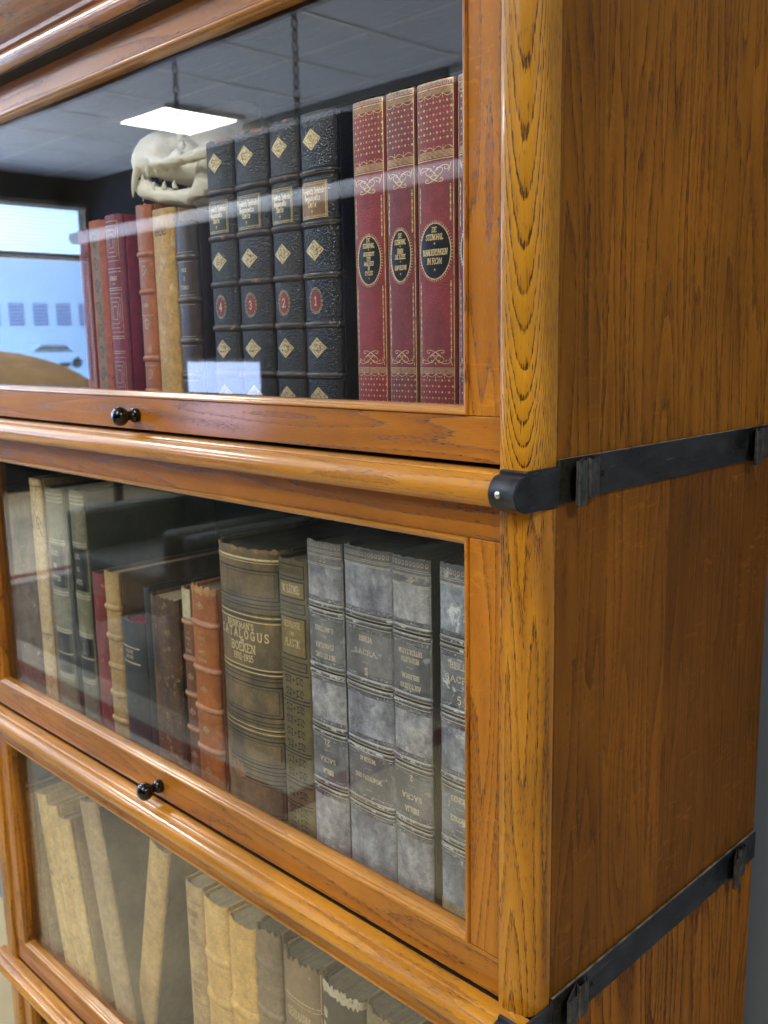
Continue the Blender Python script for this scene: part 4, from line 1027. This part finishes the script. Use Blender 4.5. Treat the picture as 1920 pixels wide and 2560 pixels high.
b = bk('red_book', 'thin faded red book with scuffed orange head and tail', -.6110, -.5862, .1830, A=45, spine=bind('faded_red_leather', (.26, .05, .045), (.18, .035, .04), wear=(.45, .16, .09), wamt=.22, scale=25), rag=.001, page=PAGE_D)
def ggbook(label, x0, x1, t1, t2, yf):
    b = bk('grey_green_book', label, x0, x1, .2690, yf=yf, A=55, spine=bind('grey_green_cloth', (.24, .23, .15), (.16, .165, .115), wear=(.34, .33, .23), wamt=.2, rough=.6), board=bind('grey_green_board', (.045, .06, .045), (.035, .045, .035), rough=.6), rag=.0006, depth=.17, group='tall grey green volumes with black labels')
    w_ = b.smax*.9; p = Dec(b, .0001); p.rect(-w_, w_, .158, .205); p.rect(-w_, w_, .060, .105); p.build('title_label', BLK_LAB, b.root)
    g = Dec(b, .00015)
    for v in (.262, .258, .254): g.hl(v, .0020, -w_, w_)
    for v in (.211, .208, .153, .150, .110, .107, .082, .057, .054): g.hl(v, .0018, -w_, w_)
    g.text(t1[0], 0, .196, .0052, cond=.6, wd=.0009); g.text(t1[1], 0, .182, .0040, cond=.6, wd=.0009); g.text(t1[2], 0, .168, .0048, cond=.6, wd=.0009); g.text('I', 0, .095, .006); g.text(t2, 0, .088, .003)
    g.build('pale_rules', bind('pale_cream_foil', (.44, .43, .32), (.34, .33, .25)), b.root)
    g = Dec(b, .00025); 
    return b
ggbook('tall grey green book with black label, closer to the red book', -.6470, -.6160, ('LOG.', 'DES', 'ARETS'), 'DEEL', .038)
ggbook('tall grey green book with black label, closer to the cream ornamented book', -.6860, -.6500, ('ADAGES', 'DER', 'EGYPTER'), 'II', .030)
b = bk('ornamented_cream_book', 'tall cream book with dark scroll ornament at head and foot', -.7150, -.6880, .2770, yf=.026, A=50, spine=bind('cream_cloth', (.66, .50, .27), (.56, .41, .20), rough=.6, scale=60), rag=.0005, page=PAGE)
g = Dec(b, .0002)
for sg in (-1, 1):
    g.scroll(sg*.006, .225, .005*sg, .010, .0009); g.scroll(sg*.004, .245, .004, .007, .0007); g.line([(0, .240), (sg*.012, .212)], .0009); g.scroll(sg*.006, .040, .005*sg, .010, .0009); g.scroll(sg*.006, .020, .005, .008, .0008); g.scroll(sg*.007, .095, .004, .005, .0009)
    g.line([(sg*.009, .27), (sg*.004, .25)], .0008)
g.hl(.268, .0012, -b.smax*.9, b.smax*.9); g.hl(.098, .0007, -b.smax*.9, b.smax*.9)
g.build('dark_ornament', bind('sepia', (.10, .06, .03), (.14, .09, .05)), b.root)
b = bk('mottled_grey_book', 'mottled grey brown book near the left end of the middle shelf', -.7820, -.7170, .2560, A=25, yf=.022, spine=bind('marbled_cloth', (.17, .11, .06), (.07, .05, .035), wear=(.30, .21, .12), wamt=.3, scale=55, rough=.6), rag=.0005)

b = bk('dark_maroon_book', 'dark brown book at the extreme left of the middle shelf, pale dots on its spine', -.8065, -.7830, .2560, A=30, yf=.022, spine=bind('dark_maroon_cloth', (.05, .03, .028), (.035, .022, .022)), rag=.0005)
g = Dec(b, .0002)
for v in (.185, .165, .14): g.rect(-.006, .006, v, v+.004, 4)
g.build('pale_marks', SILV, b.root)

# --- lower shelf
z2 = shelfz(2)
def b3(label, x0, x1, h, c1, c2, name='old_cream_book', **kw):
    wr = kw.pop('wear', None); wa = kw.pop('wamt', .3)
    return Book(name, label, x0, x1, z2, h, spine=bind(name+'_cloth', c1, c2, wear=wr, wamt=wa, rough=.6, scale=35), **kw)
DKB = bind('dull_brown_board', (.15, .12, .08), (.09, .075, .05), rough=.7)
CR1, CR2 = (.78, .58, .26), (.66, .46, .18)
LN = 'thin cream books leaning at the left end of the lowest shelf'
xs = [(-.7995, -.7700, .224, 1.), (-.7120, -.6870, .238, 11.5), (-.6840, -.6600, .233, 11.5), (-.6570, -.6310, .226, 11.5)]
labs = ['first thin cream book from the left stile, leaning', 'second thin cream book from the left stile, slightly taller', 'third thin cream book from the left, with printed marks', 'fourth thin cream book from the left, next to the greyish leaning book']
for (x, x_, h, ln), lb in zip(xs, labs):
    b = b3(lb, x, x_, h, CR1, CR2, lean=-ln, yf=.022, rag=.0005, group=LN, name='thin_cream_book', **({} if lb != labs[3] else dict(board=bind('brownish_board', (.44, .29, .14), (.36, .23, .11), rough=.7))))
    g = Dec(b, .0002)
    for v in (.155, .140, .05, .04, .03): g.text(random.choice(['DE', 'EN', 'VAN']), 0, v, .004, cond=.6)
    g.build('printed_marks', bind('grey_ink', (.22, .19, .13), (.16, .13, .09)), b.root)
b = b3('broad greyish tan book leaning left, with ornamental pale lettering', -.5960, -.5560, .268, (.52, .38, .21), (.38, .28, .17), lean=-12, yf=.024, board=DKB, A=45, wear=(.48, .40, .26), wamt=.35, name='greyish_tan_book')
g = Dec(b, .0002)
for i, tx in enumerate(('ALMANAK', 'VOOR', 'HET', 'JAAR')): g.text(tx, 0, .215-.012*i, .006, cond=.6, wd=.0008)
g.text('DELFT', 0, .08, .006, cond=.6); g.build('pale_lettering', bind('pale_print', (.55, .48, .34), (.45, .38, .26)), b.root)
b = b3('single cream book leaning right across the open gap', -.5850, -.5480, .255, (.68, .47, .22), (.56, .38, .16), board=DKB, lean=13, A=48, name='leaning_cream_book', wear=(.3, .2, .1), wamt=.1)
g = Dec(b, .0002)
for v, q in ((.205, 'HISTORIE'), (.195, 'DER'), (.182, 'STEDEN'), (.150, 'DEEL'), (.070, 'TE'), (.062, 'HAARLEM')): g.text(q, 0, v, .0060 if len(q) > 3 else .004, cond=.5, wd=.0008)
for v in (.222, .168, .135, .085, .045): g.hl(v, .0007, -b.smax*.8, b.smax*.8)
g.build('faded_print', bind('faded_brown_print', (.40, .25, .12), (.48, .32, .17)), b.root)
b = b3('brownish cream book standing right of the gap, faded brown print', -.462, -.4315, .232, (.58, .42, .22), (.46, .32, .16), A=50, name='brownish_cream_book', wear=(.28, .19, .10), wamt=.2)
g = Dec(b, .0002)
for v, q in ((.200, 'WERKEN'), (.190, 'VAN'), (.178, 'VONDEL'), (.120, 'TWEEDE'), (.110, 'DEEL')): g.text(q, 0, v, .0055, cond=.55, wd=.0008)
for v in (.212, .168, .130, .100, .060): g.hl(v, .0009, -b.smax*.85, b.smax*.85)
g.build('faded_print', bind('faded_brown_print_b', (.24, .15, .08), (.32, .21, .12)), b.root)
VB = (.165, .120, .075, .035)
b = b3('vellum book with raised bands beside the brownish cream book', -.431, -.390, .228, (.80, .55, .21), (.68, .43, .14), A=60, name='vellum_folio', bands=VB, bh=.004, bp=.002, rag=.001)
b = b3('broad smooth vellum book with one wide band, tallest in its row', -.3895, -.3465, .224, (.80, .52, .17), (.68, .42, .12), A=55, name='vellum_folio', bands=(.130, .060), bh=.004, bp=.002, rag=.001)
b = b3('dark grey brown ribbed book with torn head between vellum and gilt books', -.346, -.310, .236, (.30, .22, .13), (.19, .14, .09), A=60, name='dark_ribbed_book', bands=(.200, .175, .150, .125, .100, .075), bh=.003, bp=.0015, rag=.004, wear=(.3, .24, .15), wamt=.1, page=PAGE_D)
b = b3('wide dark brown book with cream edges and gilt GERMANY lettering, cracked head', -.306, -.2535, .228, (.30, .20, .11), (.19, .13, .08), A=55, name='dark_brown_folio', rag=.006, wear=(.45, .36, .2), wamt=.12, page=PAGE_D, depth=.2)
g = Dec(b, .0002); g.hl(.188, .0014, -b.smax, b.smax); g.hl(.184, .0008, -b.smax, b.smax)
g.text('GERMANIA', 0, .172, .008, cond=.6, wd=.001); g.line([(-b.smax*.9, .224), (-b.smax*.9, .19)], .0014); g.line([(b.smax*.9, .222), (b.smax*.9, .02)], .0010); g.build('gilding', GOLD2, b.root)
b = b3('black book with flaking white head, fourth from the right end of the lowest shelf', -.2525, -.200, .224, (.05, .045, .035), (.035, .033, .028), A=58, name='flaking_black_book', rag=.005, wear=(.6, .55, .42), wamt=.12, page=PAGE_D, depth=.2)
g = Dec(b, .00022)
for i in range(9):
    sdd = i*2.7; s = (-.9+1.8*i/8)*b.smax
    g.blob(s, b.h-.004, lambda t: (.005*math.cos(t), .005*math.sin(t)*(1+.9*noise.noise(Vector((t*2, sdd, 3))))), 16, 2)
for s, v in ((-.018, .195), (-.006, .178), (-.02, .18)): g.blob(s, v, lambda t: (.004*math.cos(t)*(1+.8*noise.noise(Vector((t*2, v*99, 3)))), .005*math.sin(t)), 14, 2)
g.build('white_flakes', bind('bare_plaster_white', (.60, .55, .42), (.45, .40, .28), rough=.8), b.root)
b = b3('dark grey green folio with cracked tan joint, right of the flaking black book', -.198, -.143, .230, (.27, .21, .13), (.18, .14, .09), A=55, name='grey_green_folio', rag=.006, wear=(.34, .24, .12), wamt=.25, page=PAGE_D, depth=.2)

# ------------------------------------------------------------------ animal skull
def skull(loc, rz):
    mb = bpy.data.metaballs.new('skull_form'); mb.resolution = .0014; mb.render_resolution = .0014; mb.threshold = .35
    ob = bpy.data.objects.new('skull_form', mb); COL.objects.link(ob)
    def el(x, y, z, sx, sy, sz, neg=False, st=2.):
        e = mb.elements.new(type='ELLIPSOID'); e.co = (x, y, z); m_ = max(sx, sy, sz); e.radius = m_*1.55; e.size_x, e.size_y, e.size_z = sx/m_, sy/m_, sz/m_
        e.use_negative = neg; e.stiffness = st
    def path(pts, r0, r1, n, fl=1.):
        for i in range(n+1):
            t = i/n; k = t*(len(pts)-1); j = min(len(pts)-2, int(k)); f = k-j
            a, b = pts[j], pts[j+1]; c = [a[q]+(b[q]-a[q])*f for q in range(3)]; rr = r0+(r1-r0)*t; el(c[0], c[1], c[2], rr, rr*fl, rr)
    # faces -x. braincase, crest, brow, rounded muzzle
    el(.026, 0, .046, .028, .022, .024); el(.048, 0, .042, .018, .018, .018); el(.006, 0, .050, .018, .018, .015); el(.034, 0, .068, .024, .0035, .006)
    el(-.026, 0, .042, .015, .013, .013); el(-.037, 0, .037, .012, .012, .013); el(-.043, 0, .031, .008, .011, .010)
    el(-.012, 0, .026, .022, .015, .009); el(.004, 0, .022, .020, .014, .010)
    for s in (-1, 1):
        # cheek arch from under the eye, bowing outward, back to the ear
        path([(-.026, s*.016, .030), (-.010, s*.029, .027), (.010, s*.037, .028), (.028, s*.036, .033), (.044, s*.024, .034)], .0050, .0042, 15, .7)
        # brow and cheek processes that frame the eye
        path([(-.008, s*.016, .055), (-.002, s*.024, .048), (.000, s*.028, .043)], .0042, .0028, 4)
        path([(-.006, s*.031, .029), (.000, s*.033, .034), (.002, s*.033, .039)], .0038, .0024, 3)
        el(-.024, s*.013, .032, .008, .005, .009)
        el(.050, s*.016, .023, .010, .007, .008)
        # lower jaw: deep rounded bowl from the chin, rising to the joint
        path([(-.042, s*.006, .013), (-.026, s*.011, .006), (-.004, s*.017, .003), (.016, s*.022, .008), (.030, s*.026, .020)], .0065, .0048, 16, .55)
        path([(.012, s*.022, .010), (.014, s*.023, .024), (.018, s*.022, .038)], .0068, .0036, 6, .4)
        path([(.028, s*.025, .012), (.036, s*.026, .010)], .004, .0026, 2)
    el(-.038, 0, .010, .008, .007, .006)
    for s in (-1, 1):
        el(-.016, s*.024, .041, .0085, .010, .0080, True, 5.)
        el(-.046, s*.0035, .040, .004, .003, .004, True, 2.)
    dg = bpy.context.evaluated_depsgraph_get(); dg.update()
    me = bpy.data.meshes.new_from_object(ob.evaluated_get(dg)); bpy.data.objects.remove(ob)
    for v in me.vertices:
        v.co += Vector((noise.noise(v.co*160), noise.noise(v.co*160+Vector((7, 0, 0))), noise.noise(v.co*160+Vector((0, 9, 0)))))*.0008
    for p in me.polygons: p.use_smooth = True
    t = NT('old_bone'); co = t('TexCoord').outputs['Object']
    n = t('TexNoise', {'Vector': co, 'Scale': 70., 'Detail': 4.}).outputs[0]
    t.set(t.b.inputs['Base Color'], t.mix(t.ramp(n, [(.52, 0.), (.74, .7)]), (.97, .96, .88, 1), (.74, .58, .30, 1)))
    t.b.inputs['Roughness'].default_value = .35
    t.bump(t('TexNoise', {'Vector': co, 'Scale': 260., 'Detail': 3.}).outputs[0], .0006)
    root = empty('animal_skull', loc, (0, 0, rz)); tag(root, 'small cream animal skull with long fang lying on the brown leather and vellum books', 'skull')
    link('bone', me, t.m, root)
    tm = simple('tooth_enamel', (.86, .83, .70), .25)
    def fang(p0, p1, r, nm='fang'):
        m = MB(); vs = []; N, K = 10, 8; a, b_ = Vector(p0), Vector(p1); ax = (b_-a).normalized(); u = ax.orthogonal().normalized(); w_ = ax.cross(u)
        for i in range(K+1):
            tt = i/K; c = a.lerp(b_, tt)+Vector((.003*(tt-tt*tt)*-1, 0, 0)); rr = r*(1-tt**2.2)+.0001
            for j in range(N): q = 2*math.pi*j/N; vs.append(c+(u*math.cos(q)+w_*math.sin(q))*rr)
        m.add(vs, [(i*N+j, i*N+(j+1) % N, (i+1)*N+(j+1) % N, (i+1)*N+j) for i in range(K) for j in range(N)], 0, True); m.build(nm, tm, root)
    for s in (-1, 1):
        fang((-.044, s*.009, .028), (-.049, s*.010, .005), .0028)
        for i in range(4): fang((-.034+.008*i, s*(.012+.0016*i), .027), (-.034+.008*i, s*(.0125+.0016*i), .0195+.001*i), .0024, 'tooth')
        for i in range(3): fang((-.030+.009*i, s*(.011+.002*i), .010), (-.030+.009*i, s*(.0112+.002*i), .0165), .0020, 'tooth')
        fang((-.040, s*.006, .013), (-.041, s*.007, .026), .0024)
    root.scale = (1.16,)*3
    return root
skull((-.438, .082, z0+.1990), R(36))
for m_ in bpy.data.materials: m_.cycles.emission_sampling = 'NONE'
for m_ in bpy.data.materials:
    if m_.name.startswith(('lit_screen', 'white_tube')): m_.cycles.emission_sampling = 'FRONT'
